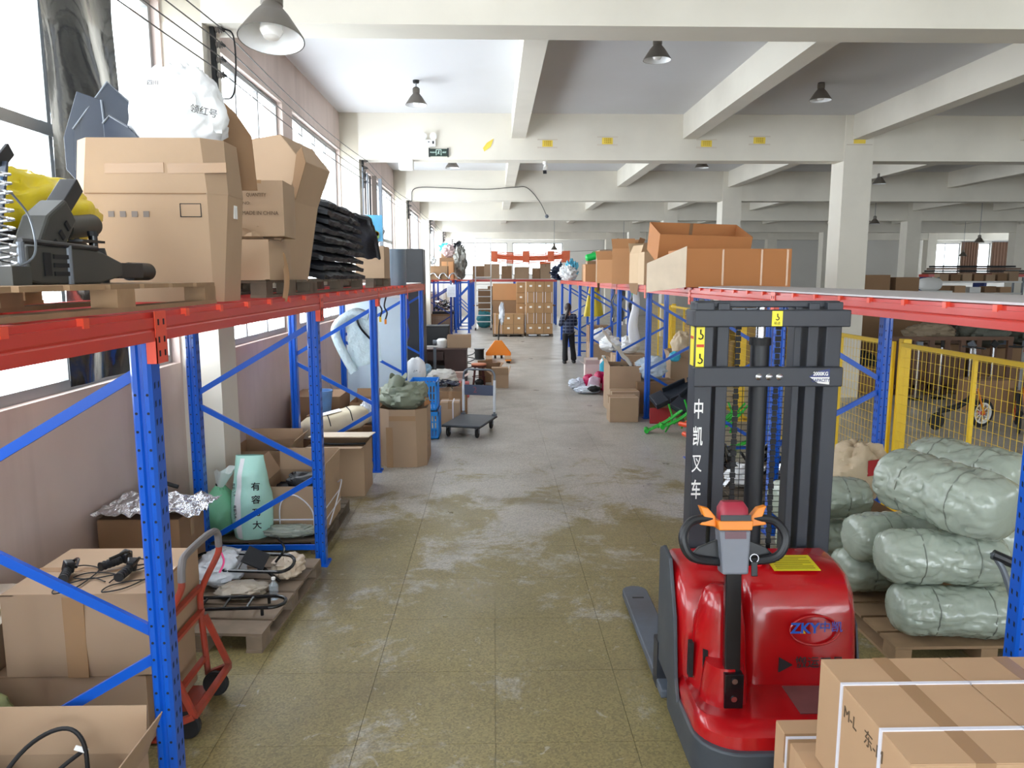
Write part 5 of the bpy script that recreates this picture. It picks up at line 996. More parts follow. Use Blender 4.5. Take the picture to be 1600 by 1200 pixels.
# black moulded shells and bags behind upright
for k, (loc, rot, lb_) in enumerate((((2.92, 11.85, .46), (.5, -.4, .1), 'long black moulded shell leaning on cartons by the right rack'), ((3.05, 11.3, .5), (.4, -.5, .6), 'second black moulded shell behind the first'))):
    t = thing('moulded_shell', lb_, 'machine part', loc, rot=rot, group='black moulded shells'); PL2 = mat('slate_black', S(42, 48, 58), .4, var=.1)
    B().box(-.42, .42, -.14, .14, 0, .03).box(-.42, -.2, -.14, .14, .03, .1).box(.25, .42, -.14, .14, .03, .12).build('shell', PL2, t, bevel=.012); B().box(-.18, .22, -.16, -.13, .0, .12).build('side_rib', PL2, t, bevel=.01); B().box(-.18, .22, .13, .16, .0, .12).build('side_rib', PL2, t, bevel=.01); B().cyl((.33, 0, .12), (.33, 0, .124), .03, n=12).build('hole', BLACKM, t)
    B().box(-.1, .15, -.1, .1, -.48, -.02).build('stand', CARD_D, t)
bag('plastic_bag', 'pale blue heaped bag behind the front right upright', 'bag', (2.72, 12.95, .55), (.28, .25, .21), mat('ice_film', S(196, 212, 226), .25, var=.12, bump=.6, bscale=14), 101, crease=.22); carton('carton under the pale blue heaped bag', (2.78, 12.95, 0), (.7, .6, .54), m=CARD_D)
bag('plastic_bag', 'cyan plastic cap bag on top of the heap by the right rack', 'bag', (3.13, 12.95, .86), (.1, .1, .09), mat('cyan_plastic', S(70, 180, 210), .35), 102, crease=.05)
open_carton('open kraft carton with a paper liner near the fence', (3.3, 13.3, .0), (.4, .4, .9), flaps=(20, 10, 20, 10), fl=.14, m=CARD); bag('paper_sack', 'crumpled tan paper bag in the tall open carton', 'sack', (3.3, 13.25, .86), (.17, .17, .26), KRAFT, 103, crease=.2)
# cartons at the corner of the right rack
carton('small plain carton at the aisle corner of the right rack', (2.08, 12.05, 0), (.46, .34, .40), m=CARD, tape=True); carton('plain carton behind the small one, touching the upright', (2.18, 12.50, 0), (.46, .36, .43), m=CARD)
oc = open_carton('tall open carton with a white sack spilling out in the aisle', (2.25, 13.15, 0), (.54, .70, .80), flaps=(None, None, 25, None), fl=.12, m=CARD, fill=.9)
t = thing('paper_liner', 'long white and tan paper liner sticking out of the tall open carton', 'paper', (2.22, 13.1, .7)); B().grid(lambda u, v: (-.32+.5*v+.10*(u-.5), -.2+.42*u*(1-.3*v), .66-.58*v+.06*math.sin(u*5)+.05*noise.noise((u*4, v*5, 3))), 14, 20, .004).build('sheet', mat('cream_film', S(228, 224, 214), .4, var=.08, bump=.4), t, smooth=True); B().blob((-.2, 0, .46), (.2, .18, .13), 28, 16, .9, .25, 2, 12, .2, False).build('bunch', BAGW, t, smooth=True)
# pink and white parcels in the aisle
for k, (x, y, z, lb_) in enumerate(((2.0, 15.2, 0, 'pink and silver packet at the front of the spilled parcels'), (2.15, 15.4, .0, 'crimson printed packet leaning in the spilled parcels'), (1.95, 15.55, .0, 'magenta packet under the small open box'), (2.28, 15.2, 0, 'crimson packet nearest the right rack'))):
    t = thing('printed_packet', lb_, 'packet', (x, y, z), rot=(.1, .2-.15*k, .5*k), group='printed packets spilled in the aisle'); PK = mat('crimson_print', S(186, 30, 86), .35, var=.35, scale=14)
    B().blob((0, 0, 0), (.13, .1, .16+.04*(k % 2)), 24, 16, .6, .1, 2, k+3, .1).build('packet', PK if k != 0 else mat('silver_pink', S(206, 180, 196), .3, var=.25, scale=12), t, smooth=True, ang=50); B().box(-.1, .1, -.108, -.1, .06, .16).build('printed_band', BAGW, t)
open_carton('small pale box with a raised flap on the spilled packets', (2.05, 15.75, .0), (.3, .26, .5), flaps=(30, 10, 60, 40), fl=.12, m=mat('pale_box', S(222, 208, 202), .7))
bag('white_sack', 'white cloth spread on the floor by the spilled packets', 'cloth', (1.85, 14.95, 0), (.26, .2, .07), mat('white_cloth', S(214, 222, 234), .6, bump=.5), 111, crease=.25, amp=.3); bag('black_sack', 'small black bundle lying on the white cloth', 'bundle', (1.98, 14.80, .05), (.13, .1, .06), BLACKM, 112); bag('white_sack', 'white crumpled cloth behind the spread one', 'cloth', (1.72, 15.5, 0), (.18, .16, .12), MATS['white_cloth'], 113, crease=.25)
# things hanging under the right rack
t = thing('hanging_bag', 'long white plastic bag hanging under the right rack', 'bag', (2.85, 15.3, 1.0)); B().grid(lambda u, v: ((.06+.06*v)*math.cos(2*PI*u)+.03*math.sin(v*7), (.05+.03*v)*math.sin(2*PI*u), 1.05-1.05*v+.02*math.sin(u*9)), 20, 24).build('bag', BAGW, t, smooth=True); B().tube(arc((0, 0, 1.0), .06, 0, 2*PI, 16, 'xz'), .018, 8).build('green_ring', mat('mint_ring', S(90, 206, 150), .4), t, smooth=True); B().cyl((0, 0, 1.04), (0, 0, ZR-1.06), .008, n=6).build('hanger', BLACKM, t)
rr = random.Random(9)
for k in range(8):
    t = thing('hanging_lead', ['thick black lead', 'thin black lead', 'grey lead', 'knotted black lead'][k % 4]+' hanging '+['first', 'second', 'third', 'fourth', 'fifth', 'sixth', 'seventh', 'last'][k]+' along the right rack', 'lead', (2.9+.05*(k % 3), 15.8+.42*k, 1.3), group='leads hanging under the right rack')
    B().tube(smoothpath([(0, 0, 0), (.03, .05, .2), (-.04, .0, .4), (.03, -.03, .6), (0, 0, ZR-1.33)]), .014+.006*(k % 3), 6).build('lead', BLACKM if k % 4 != 2 else GREYM, t, smooth=True); B().ob((0, 0, -.03), (.03, .03, .08)).build('plug', WHITE if k % 2 else BLACK, t)

# ------------------------------------------------------------------ on top of the right rack
BOARD = mat('grey_deck_board', S(206, 200, 202), .5, var=.05)
for y0, y1, lb_ in ((3.0, 6.1, 'grey white board covering the nearest bay of the right rack'), (6.14, 9.05, 'grey white board covering the second bay of the right rack')):
    t = thing('cover_sheet', lb_, 'board', (2.98, (y0+y1)/2, ZR+.006), .01, 'boards on the right rack'); L_ = (y1-y0)/2; B().grid(lambda u, v: (-.52+1.08*u, -L_+2*L_*v, .012+.012*math.sin(PI*u)*math.sin(v*5)**2), 8, 12, .012).build('board', BOARD, t, smooth=True)
OC2 = mat('cardboard_rust', S(186, 124, 74), .8, var=.06, scale=3)
oc = open_carton('long orange brown tray carton at the front of the right rack top', (3.02, 9.85, ZR+.008), (1.30, 1.0, .47), flaps=(None, None, None, None), m=OC2); o = B().prism([(0, 0), (.60, -.07), (.60, .30), (0, .5)], 0, .006, 'y').build('end_flap', mat('card_lit_side', S(214, 196, 172), .8), oc); o.location = (-.65, -.5, -.0); o.rotation_euler = (0, 0, PI-.85)  # end flap painted paler than the tray, as window light falls on it
for x in (-.2, .28, .6): B().box(x-.012, x+.012, -.503, -.5, .02, .46).build('tape', mat('shiny_tape', S(206, 160, 116), .2), oc)
t2 = open_carton('open tray carton tipped up behind the long one', (3.0, 11.30, ZR+.42), (1.32, .8, .42), rot=(.28, .03, 0), flaps=(None,)*4, m=OC2); B().box(-.05, .0, .394, .39, 0, .42).build('inner_seam', CARD_D, t2)
carton('carton propping up the tipped tray on the right rack', (3.05, 11.30, ZR+.006), (1.1, .7, .28), m=CARD_O)
PALEC = mat('pale_side_card', S(206, 178, 144), .8, var=.05)
open_carton('narrow carton with its dark mouth beside the tipped tray', (2.56, 12.35, ZR+.008), (.34, .5, .52), flaps=(None, None, None, None), m=PALEC)
for k, (x, y, w_, d, h, rot, lb_) in enumerate(((2.55, 13.0, .3, .5, .52, (0, -.0, .2), 'narrow pale carton with a dark side opening on the right rack'), (2.40, 13.75, .42, .6, .62, (0, 0, -.35), 'tall carton with folded top flaps turned toward the aisle'), (2.32, 15.3, .34, .5, .46, (0, 0, -.5), 'carton with torn bottom flaps hanging over the aisle'))):
    c = open_carton(lb_, (x, y, ZR+.008), (w_, d, h), rot=rot, flaps=(35, 25, -25, 20), fl=.2, m=CARD_O if k else PALEC)
    o = B().prism([(0, 0), (.3, 0), (.24, -.16), (.05, -.2)], 0, .005, 'y').build('hanging_flap', CARD_D, c); o.location = (-w_/2-.003, -d/2+.05, .02); o.rotation_euler = (0, 0, PI/2+.2)
c = carton('big tan carton marked 10.5 on the right rack', (2.68, 17.4, ZR+.008), (.62, .6, .72), m=CARD); text('10.5', .11, INK, c, (.05, -.302, .27), (PI/2, 0, 0)); B().box(-.31, .31, -.304, -.3, .0, .18).build('lower_band', CARD_D, c)
for k, (x, y, w_, h, lb_, m_) in enumerate(((2.55, 19.4, .5, .44, 'white and tan open carton beside the green float', CARD_O), (2.8, 21.0, .5, .55, 'brown carton with a red mark under the green float', CARD_D), (2.95, 23.2, .5, .5, 'brown carton farthest along the right rack top', CARD_D), (3.1, 18.6, .4, .6, 'brown carton at the back behind the marked one', CARD_D))): carton(lb_, (x, y, ZR+.008), (w_, .5, h), m=m_)
t = thing('green_float', 'bright green plastic float lying on the cartons of the right rack', 'float', (2.8, 21.0, ZR+.60), rot=(0, -.25, 0)); B().tube([(-.26, 0, .1), (-.22, 0, .1), (.22, 0, .1), (.26, 0, .1)], .1, 14, radii=[.06, .1, .1, .06]).build('float', mat('vivid_green', S(30, 200, 90), .4), t, smooth=True); B().tube(arc((0, 0, .14), .08, 0, PI, 8, 'xz'), .012, 6).build('handle', GREEN, t)
bag('white_sack', 'white bag slumped on the far right rack beside dark cloth', 'bag', (2.4, 24.6, ZR+.008), (.28, .26, .24), BAGW, 121, crease=.4, amp=.5, fr=3); bag('dark_bundle', 'dark blue bundle of straps on the far right rack', 'bundle', (2.3, 26.2, ZR+.008), (.34, .4, .26), mat('navy_cloth', S(36, 46, 70), .6, var=.4, scale=10, bump=.6), 122, crease=.5, amp=.6, fr=3)
bag('plastic_bag', 'turquoise crumpled bag above the white bag on the right rack', 'bag', (2.6, 25.5, ZR+.008), (.2, .2, .34), mat('turquoise_film', S(90, 180, 210), .35, var=.3, scale=10, bump=.5), 123, crease=.5, amp=.6, fr=3)
carton('dark brown carton behind the orange tray on the right', (5.55, 14.0, 1.9), (.5, .5, .76), m=CARD_D) if False else None
# ------------------------------------------------------------------ yellow mesh fence along the right rack
FX = 3.92
def wire_mesh(L_):
    b = B(); y = .07
    while y < L_-.03: b.box(-.0014, .0014, y-.0014, y+.0014, .14, 1.66); y += .07
    z = .2
    while z < 1.65: b.box(-.0014, .0014, .02, L_-.02, z-.0014, z+.0014); z += .09
    return b.mesh('wire_mesh', YEL)
wm = wire_mesh(2.26)
def fence_panel(y0, label):
    t = thing('mesh_fence', label, 'fence', (FX, y0, 0), group='yellow fence panels'); L_ = 2.26
    B().box(-.015, .015, 0, L_, 1.65, 1.69).build('top_rail', YEL, t); B().box(-.015, .015, 0, L_, .11, .15).build('bottom_rail', YEL, t)
    for y in (0, L_/2-.02, L_-.03): B().box(-.015, .015, y, y+.03, .15, 1.65).build('stile', YEL, t)
    for y in (0, L_-.03): B().box(-.012, .012, y, y+.03, 0, .11).build('foot', YEL, t)
    o = put('wire_mesh', wm, t); o['kind'] = 'stuff'
names = ['nearest', 'second', 'third', 'fourth', 'fifth', 'sixth', 'seventh', 'eighth', 'ninth', 'tenth', 'eleventh', 'twelfth', 'thirteenth']
for k in range(6):
    y0 = 4.90+2.38*k; fence_panel(y0, names[k]+' yellow wire mesh panel of the fence from the camera')
for k, y in enumerate((4.84, 7.22, 9.60, 11.98, 14.36, 16.74)):
    t = thing('fence_pillar', names[k]+' yellow fence post from the camera', 'post', (FX+.07, y, 0), group='yellow fence posts')
    B().box(-.04, .04, -.045, .045, .01, 1.72).build('post', YEL, t, bevel=.004); B().box(-.09, .09, -.08, .08, 0, .01).build('base_plate', YEL, t)
    for z in (.75, 1.45): B().cyl((-.055, -.03, z), (-.04, -.03, z), .014, n=10).build('bolt', YEL, t)

# ------------------------------------------------------------------ beyond the fence
def scooter(label, loc, rz, rim):
    t = thing('folding_scooter', label, 'scooter', loc, rz, 'scooters beyond the fence')
    w_ = B().lathe([(.15, -.02), (.19, -.028), (.22, -.015), (.225, 0), (.22, .015), (.19, .028), (.15, .02)], n=28, M=Matrix.Translation((0, 0, .226)) @ Matrix.Rotation(PI/2, 4, 'X'), caps=False).build('tyre', RUBBER, t, smooth=True)
    B().lathe([(.14, -.022), (.165, -.03), (.165, .03), (.14, .022), (.14, -.022)], n=28, M=Matrix.Translation((0, 0, .226)) @ Matrix.Rotation(PI/2, 4, 'X'), caps=False).build('rim', rim, w_, smooth=True)
    for k in range(10): a = 2*PI*k/10; B().bar((.02*math.cos(a), 0, .226+.02*math.sin(a)), (.15*math.cos(a), 0, .226+.15*math.sin(a)), .01, .012, (0, 1, 0)).build('spoke', rim, w_)
    B().cyl((0, -.04, .226), (0, .04, .226), .035, n=14).build('hub', mat('hub_red', S(200, 80, 60), .4), w_)
    for y in (-.05, .05): B().tube([(0, y, .226), (-.09, y, .42), (-.17, y, .62)], .014, 8).build('fork', ORANGE if y < 0 else BLACK, t, smooth=True)
    B().tube([(-.17, 0, .58), (-.26, 0, 1.25)], .03, 10).build('stem', STEEL, t, smooth=True); B().tube([(-.26, -.2, 1.25), (-.26, .2, 1.25)], .014, 8).build('handlebar', BLACK, t)
    B().tube(smoothpath([(-.19, 0, .5), (-.45, 0, .36), (-.8, 0, .3)]), .045, 10).build('deck_tube', BLACK, t, smooth=True); B().lathe([(.03, -.02), (.13, -.02), (.14, 0), (.13, .02), (.03, .02)], n=20, M=Matrix.Translation((-.85, 0, .142)) @ Matrix.Rotation(PI/2, 4, 'X')).build('rear_wheel', RUBBER, t, smooth=True)
    return t
scooter('folding scooter with a white spoked wheel behind the fence', (7.55, 11.35, 0), .25, WHITE); scooter('folding scooter with an orange spoked wheel at the picture edge', (8.25, 11.55, 0), 1.0, ORANGE)
t = thing('water_cooler', 'white water cooler with a blue bottle beside the big column', 'water cooler', (7.78, 16.3, 0))
B().box(-.16, .16, -.16, .16, .0, .88).build('body', WHITE, t, bevel=.02); B().box(-.15, .15, -.166, -.16, .05, .48).build('door', mat('cooler_door', S(226, 232, 240), .3), t); B().box(-.16, .16, -.165, -.16, .52, .86).build('tap_panel', BLACK, t)
for x in (-.05, .05): B().box(x-.015, x+.015, -.2, -.165, .68, .73).build('tap', (mat('tap_blue', S(60, 120, 220), .4), mat('tap_red', S(220, 50, 40), .4))[x > 0], t)
B().lathe([(.05, .88), (.06, .93), (.135, .97), (.135, 1.09), (.125, 1.12), (.135, 1.15), (.135, 1.3), (.1, 1.34)], n=24).build('bottle', glassy('blue_bottle', (.55, .75, .92), .12, .05, .25), t, smooth=True)
t = thing('lime_float', 'round lime green lid on top of the water bottle', 'lid', (7.78, 16.3, 1.345)); B().lathe([(.07, 0), (.08, .03), (.075, .08), (.03, .1)], n=18).build('lid', mat('lime', S(150, 210, 50), .4), t, smooth=True); B().lathe([(.03, .1), (.03, .11)], n=12).build('knob', WHITE, t)
# work bench with sacks, crates and dark cartons
BROWN = mat('brown_wood', S(104, 74, 56), .6, var=.15)
t = thing('slatted_bench', 'brown slatted wooden crate rail behind the scooters', 'bench', (8.9, 14.6, 0))
B().box(-1.3, 1.3, -.04, .04, 1.08, 1.15).build('top_rail', BROWN, t); B().box(-1.3, 1.3, -.03, .03, .12, .2).build('bottom_rail', BROWN, t)
for k in range(9): x = -1.25+2.5*k/8; B().box(x-.05, x+.05, -.03, .03, .0, 1.08).build('slat', BROWN, t)
SACKT = mat('tan_sack', S(150, 134, 112), .7, var=.2, bump=.5); SACKD = mat('dark_olive_sack', S(92, 94, 84), .7, var=.2, bump=.5)
for k, (x, y, z, r, m_, lb_) in enumerate(((9.0, 15.4, .95, (.5, .4, .22), SACKT, 'tan sack lying on the cartons behind the slatted rail'), (10.05, 15.3, .9, (.5, .45, .28), SACKD, 'dark olive sack beside the tan one behind the fence'), (11.1, 15.4, .9, (.45, .4, .25), SACKD, 'dark sack at the right end behind the scooters'), (7.75, 15.6, .0, (.36, .3, .4), BLACKM, 'black bundle left of the tan sack behind the fence'))): bag('sack', lb_, 'sack', (x, y, z), r, m_, 130+k, crease=.2)
for k, (x, y, w_, d, h, m_, lb_) in enumerate(((9.0, 15.5, 1.2, .7, .94, CARD_D, 'long dark carton under the tan sack beyond the fence'), (10.4, 15.4, 1.3, .8, .88, CARD_D, 'long dark carton under the olive sack beyond the fence'), (7.5, 15.0, .5, .5, .5, CARD_D, 'brown carton between the column and the slatted rail'), (5.9, 17.5, .8, .7, .8, CARD_D, 'brown carton seen through the mast, beyond the fence'), (4.9, 17.0, .7, .7, 1.0, CARD_D, 'tall brown carton just behind the fence, seen past the mast'), (5.5, 19.5, 1.0, .8, 1.3, CARD_D, 'big stack carton deep behind the fence'), (8.6, 12.9, .7, .5, .55, CARD_D, 'open looking carton behind the white wheel'), (12.2, 14.5, .9, .8, 1.1, CARD_D, 'dark carton at the far right beyond the fence'), (9.3, 12.6, .9, .5, .42, CARD_D, 'flat carton on the floor near the orange wheel'))): carton(lb_, (x, y, 0), (w_, d, h), m=m_)
for k in range(8):
    t = thing('steel_stand', names[k]+' grey steel stand in the row beyond the fence, from the column', 'stand', (8.0+.5*k, 14.0+.1*(k % 2), 0), group='steel stands beyond the fence'); B().cyl((0, 0, .02), (0, 0, 1.0), .022, n=10).build('pole', STEEL, t, smooth=True); B().lathe([(.12, 0), (.12, .02), (.03, .03)], n=16).build('base', BLACKM, t); B().ob((0, -.02, 1.05), (.12, .06, .12), (0, .3*k, k)).build('head', BLACKM if k % 2 else GREYM, t, bevel=.01)
for k in range(9):
    t = thing('parts_bin', names[k]+' heaped bin of dark parts along the back row beyond the fence', 'bin', (6.2+1.15*k, 21.0+.3*(k % 3), 0), group='bins of parts beyond the fence'); B().box(-.5, .5, -.35, .35, .0, .9+.12*(k % 3)).build('bin', (BROWN, mat('steel_blue', S(70, 80, 96), .5), CARD_D)[k % 3], t, bevel=.01); B().blob((0, 0, 0), (.45, .32, .3), 26, 14, .9, .5, 4, k+70, .4).build('heap', mat('mixed_parts', S(70, 66, 62), .5, var=.8, scale=22), t, smooth=True, ang=30).location = (0, 0, .8+.12*(k % 3))
# far right shelves, rack and boards
t = thing('white_shelving', 'white shelving with cartons in the far right of the hall', 'shelf', (15.6, 24.3, 0)); 
for z in (.5, 1.2, 1.75, 2.12): B().box(-1.4, 1.4, -.25, .25, z, z+.05).build('shelf', WHITE, t)
for x in (-1.38, 1.38): [B().box(x-.025, x+.025, y-.025, y+.025, 0, 2.3).build('upright', GREYM, t) for y in (-.23, .23)]
rr = random.Random(4)
for k in range(7): carton(names[k]+' small carton from the left on the top white shelf', (14.45+.38*k, 24.3, 2.175), (.3, .3, .2+.12*rr.random()), m=(CARD, CARD_D)[k % 2], tape=False, group='cartons on the far white shelving')
for k in range(5): carton(names[k]+' dark box from the left on the lower white shelf', (14.5+.5*k, 24.3, 1.805), (.36, .3, .16+.08*rr.random()), m=(CARD_D, PLN, WHITE)[k % 3], tape=False, group='cartons on the far white shelving')
rack('pallet_rack', 'far red and blue rack with dark boards in front of the right windows', 19.5, 20.7, [30.0], m=DBLUE, near=0) if False else None
t = thing('board_stack', 'stack of dark boards on a red rail in the far right', 'boards', (22.0, 34.0, 0)); B().box(-2.6, 2.6, -.4, .4, 2.3, 2.42).build('red_rail', RED, t); [B().box(-2.4+.1*k, 2.0-.25*k, -.5, .5, 2.42+.1*k, 2.5+.1*k).build('board', BLACKM if k % 2 else BROWN, t) for k in range(4)]; [B().box(x-.06, x+.06, -.4, .4, 0, 2.3).build('upright', DBLUE, t) for x in (-2.5, 0, 2.5)]
t = thing('machine_table', 'white sewing machine like head on a bench by the far columns', 'machine', (12.9, 22.6, 0)); B().box(-.7, .7, -.35, .35, 1.85, 1.9).build('bench_top', WHITE, t); [B().box(x-.03, x+.03, -.03, .03, 0, 1.85).build('leg', GREYM, t) for x in (-.65, .65)]; B().blob((0, 0, 0), (.35, .2, .2), 24, 14, .7, .1, 2, 7, .05).build('machine_head', WHITE, t, smooth=True).location = (.2, 0, 1.9)
for k, (x, y, z, w_, h, lb_) in enumerate(((9.7, 19.4, 0, .7, 2.36, 'tall brown carton pile behind the board covered rack'), (10.5, 19.4, 0, .6, 2.3, 'brown carton pile next to the first behind the rack'), (5.75, 16.5, 0, .7, 2.62, 'dark brown carton pile right of the orange tray'), (6.5, 18.5, 0, .8, 2.5, 'dark carton pile behind the big column'))): carton(lb_, (x, y, z), (w_, .6, h), m=CARD_D)
for a, c, lb_ in ((28.15, 29.15, 'brown curtain between the two far right windows'), (30.0, 31.2, 'brown curtain right of the far right windows')):
    t = thing('curtain', lb_, 'curtain', (a, YF-.045, 2.4)); B().grid(lambda u, v: ((c-a)*u, .025*math.sin(u*40), 1.98*v), 60, 2, .01).build('cloth', BROWN, t, smooth=True); B().cyl((-.05, 0, 1.98), (c-a+.05, 0, 1.98), .02, n=8).box(0, .02, 0, .045, 1.97, 1.99).build('rod', GREYM, t)

# ------------------------------------------------------------------ far end of the aisle
rack('pallet_rack', 'dark blue frame rack at the far left end of the aisle', -1.69, -2.66, [30.7, 33.2, 35.7], m=DBLUE, near=0)
rack('pallet_rack', 'red beamed rack crossing the far end of the aisle', -1.0, -1.62, [31.4, 33.6, 35.8], near=0)
t = thing('cross_rack', 'rack standing across the end of the aisle behind the box stacks', 'pallet rack', (.9, 37.2, 0))
for x in (-1.9, .1, 2.1): [B().box(x-.045, x+.045, y-.05, y+.05, 0, 2.2).build('upright', BLUE, t) for y in (-.45, .45)]
for y in (-.48, .48): B().box(-1.95, 2.15, y-.025, y+.025, 2.07, 2.18).build('crossbeam', RED, t)
B().box(-1.9, 2.1, -.5, .5, 2.18, 2.2).build('deck', WHITE, t); B().box(-1.9, 2.1, -.5, .5, .9, .95).build('shelf', BROWN, t)
for k, (x, w_, h, m_, lb_) in enumerate(((-.75, .55, .62, CARD_D, 'carton with an orange lid at the left of the cross rack top'), (-.1, .75, .72, CARD, 'pale wide carton second from left on the cross rack top'), (.62, .5, .62, CARD_D, 'carton with open flaps in the middle of the cross rack top'), (1.35, .7, .58, CARD, 'low wide carton right of the middle on the cross rack top'), (2.05, .35, .52, CARD_D, 'narrow carton near the right of the cross rack top'), (2.5, .5, .8, CARD, 'tall carton at the right end of the cross rack top'))): carton(lb_, (x, 37.2, 2.205), (w_, .6, h), m=m_)
for k, (x, z, w_, h, m_, lb_) in enumerate(((0.0, .955, .6, .9, CARD_D, 'brown carton on the cross rack shelf behind the low stack'), (.75, .955, .6, 1.0, CARD_O, 'orange carton on the cross rack shelf'), (.3, 0, 1.2, .88, mat('dark_film', S(74, 70, 68), .4), 'dark wrapped load under the cross rack shelf'))): carton(lb_, (x, 37.1, z), (w_, .6, h), m=m_)
LBL = mat('white_label', S(240, 236, 226), .6); FARC = mat('far_card', S(170, 132, 92), .85, var=.06, rnd=.05)
pallet('pallet under the low strapped box stack at the aisle end', (.56, 29.85, 0), (1.22, 1.0), m=WOOD_D, h=.1); pallet('pallet under the tall box stack at the aisle end', (1.77, 29.85, 0), (1.06, 1.0), m=WOOD_D, h=.1)
rows = ['bottom', 'second', 'third', 'fourth', 'top']; cols = ['left', 'middle', 'right']
def lbox(label, loc, size, lab=True, grp=None):
    t = carton(label, loc, size, m=FARC, tape=False, group=grp, straps=(('y', -.12), ('y', .12)) if not lab else ())
    if lab: B().box(-.05, .05, -size[1]/2-.003, -size[1]/2, size[2]*.5, size[2]*.5+.07).build('paper_label', LBL, t)
for j in range(2):
    for i in range(3): lbox('%s %s box of the low stack at the aisle end' % (['lower', 'upper'][j], cols[i]), (.155+.405*i, 29.8, .105+.385*j), (.395, .8, .38), i > 0, 'boxes of the low stack')
for j in range(5):
    for i in range(3):
        if j % 2 == 1 and i == 1: x, w_ = 1.77, .22
        lbox('%s row %s box of the tall stack at the aisle end' % (rows[j], cols[i]), (1.425+.345*i, 29.8, .105+.405*j), (.335, .8, .40), j % 2 == 0, 'boxes of the tall stack')
for j in range(5): lbox('%s box of the narrow column left of the tall stack' % rows[j], (1.08, 30.75, .0+.42*j), (.34, .7, .41), j > 0, 'boxes of the narrow column')
for k in range(3): carton('%s dark wrapped carton behind the low stack' % ['lowest', 'middle', 'topmost'][k], (.45, 31.3, .0+.68*k), (1.0, .7, .67), m=(MATS['dark_film'], CARD_D, CARD_O)[k], tape=False)
# rolling ladder
t = thing('rolling_ladder', 'white rolling platform ladder at the end of the aisle', 'ladder', (-.47, 33.3, 0)); 
for x in (-.34, .34): B().bar((x, -.35, .1), (x, .45, 2.3), .05, .05).build('stringer', WHITE, t); B().bar((x, .45, .1), (x, .45, 4.0), .045, .045).build('rear_post', WHITE, t); B().bar((x, -.35, .1), (x, .45, .1), .045, .045).build('base_rail', WHITE, t); B().bar((x, -.1, 2.3), (x, -.1, 4.0), .03, .03).build('rail_post', WHITE, t); B().bar((x, -.1, 4.0), (x, .45, 4.0), .03, .03).build('hand_rail', WHITE, t); B().bar((x, -.1, 2.3), (x, .45, 2.3), .04, .04).build('platform_rail', WHITE, t)
for k in range(8): z = .35+.27*k; y = -.35+.8*(z-.1)/2.2; B().box(-.34, .34, y-.1, y+.1, z, z+.03).build('step', WHITE, t)
B().box(-.34, .34, -.1, .45, 2.28, 2.31).build('platform', WHITE, t)
for x in (-.34, .34): [B().cyl((x-.02, y, .05), (x+.02, y, .05), .05, n=12).build('caster', BLACKM, t) for y in (-.35, .45)]
for z in (3.2, 3.98): B().bar((-.34, .45, z), (.34, .45, z), .03, .03).build('back_bar', WHITE, t)
carton('white box on the shelf behind the rolling ladder', (-.45, 35.2, 0), (.55, .5, 1.75), m=CARD_D); bag('plastic_bag', 'teal bundle low behind the rolling ladder', 'bundle', (-.45, 34.5, .0), (.35, .25, .4), mat('teal_cloth', S(60, 140, 150), .6), 140)
# on the far left rack
for k, (x, y, w_, h, m_, lb_) in enumerate(((-2.35, 31.3, .95, .55, CARD_D, 'grey brown carton at the front of the far left rack top'), (-1.95, 32.6, .5, .75, CARD_O, 'orange tall carton behind the grey one on the far left rack'), (-2.0, 34.2, .8, .95, CARD_D, 'stacked flat cartons under the red white bag'))): carton(lb_, (x, y, ZR+.01), (w_, .8, h), m=m_)
for k in range(3):
    t = thing('bent_tube', ['left', 'middle', 'right'][k]+' bent chrome tube at the edge of the far left rack', 'tube', (-2.4+.4*k, 30.85, ZR+.02), group='bent tubes on the far left rack'); B().tube(smoothpath([(-.22, 0, .02), (-.15, 0, .2), (0, 0, .24), (.12, 0, .1), (.25, 0, .02)]), .03, 8).build('tube', STEEL, t, smooth=True); B().ob((-.22, 0, .03), (.05, .05, .05)).build('foot', BLACKM, t)
for k, (x, y, z, r, m_, lb_) in enumerate(((-2.0, 34.2, ZR+.97, (.3, .3, .3), mat('red_white_film', S(226, 190, 190), .4, var=.6, scale=4), 'red and white bag on the far left stack'), (-1.45, 33.2, ZR+.01, (.28, .3, .75), mat('grey_film', S(140, 140, 134), .4, var=.3, scale=7, bump=.5), 'tall grey plastic bundle on the far left rack'), (-2.26, 36.0, ZR+1.22, (.26, .25, .24), mat('cyan_ball', S(50, 190, 220), .4), 'cyan round bag high on the far left rack'), (-1.70, 36.0, ZR+1.22, (.24, .28, .26), FAB, 'dark cloth bundle beside the cyan bag'), (-2.6, 30.9, ZR+.6, (.25, .25, .18), BAGW, 'white bag above the grey carton on the far left rack'))): bag('bundle', lb_, 'bundle', (x, y, z), r, m_, 150+k, crease=.4, amp=.45, fr=2.6)
carton('tall carton holding the cyan bag on the far left rack', (-2.0, 36.0, ZR+.01), (.9, .6, 1.2), m=CARD_D)
t = thing('notice_board', 'white notice sheet hung on the far left rack corner', 'sign', (-1.74, 30.685, 1.5)); B().box(-.15, .2, -.02, 0, 0, .5).build('sheet', mat('notice_grey', S(206, 210, 220), .5), t); b = B(); [b.box(-.11, .15, -.022, -.02, .08+.06*k, .09+.06*k) for k in range(6)]; b.build('printed_lines', GREYM, t, kind='stuff'); B().box(.0, .02, -.01, .02, .5, .68).build('hanger', GREYM, t)
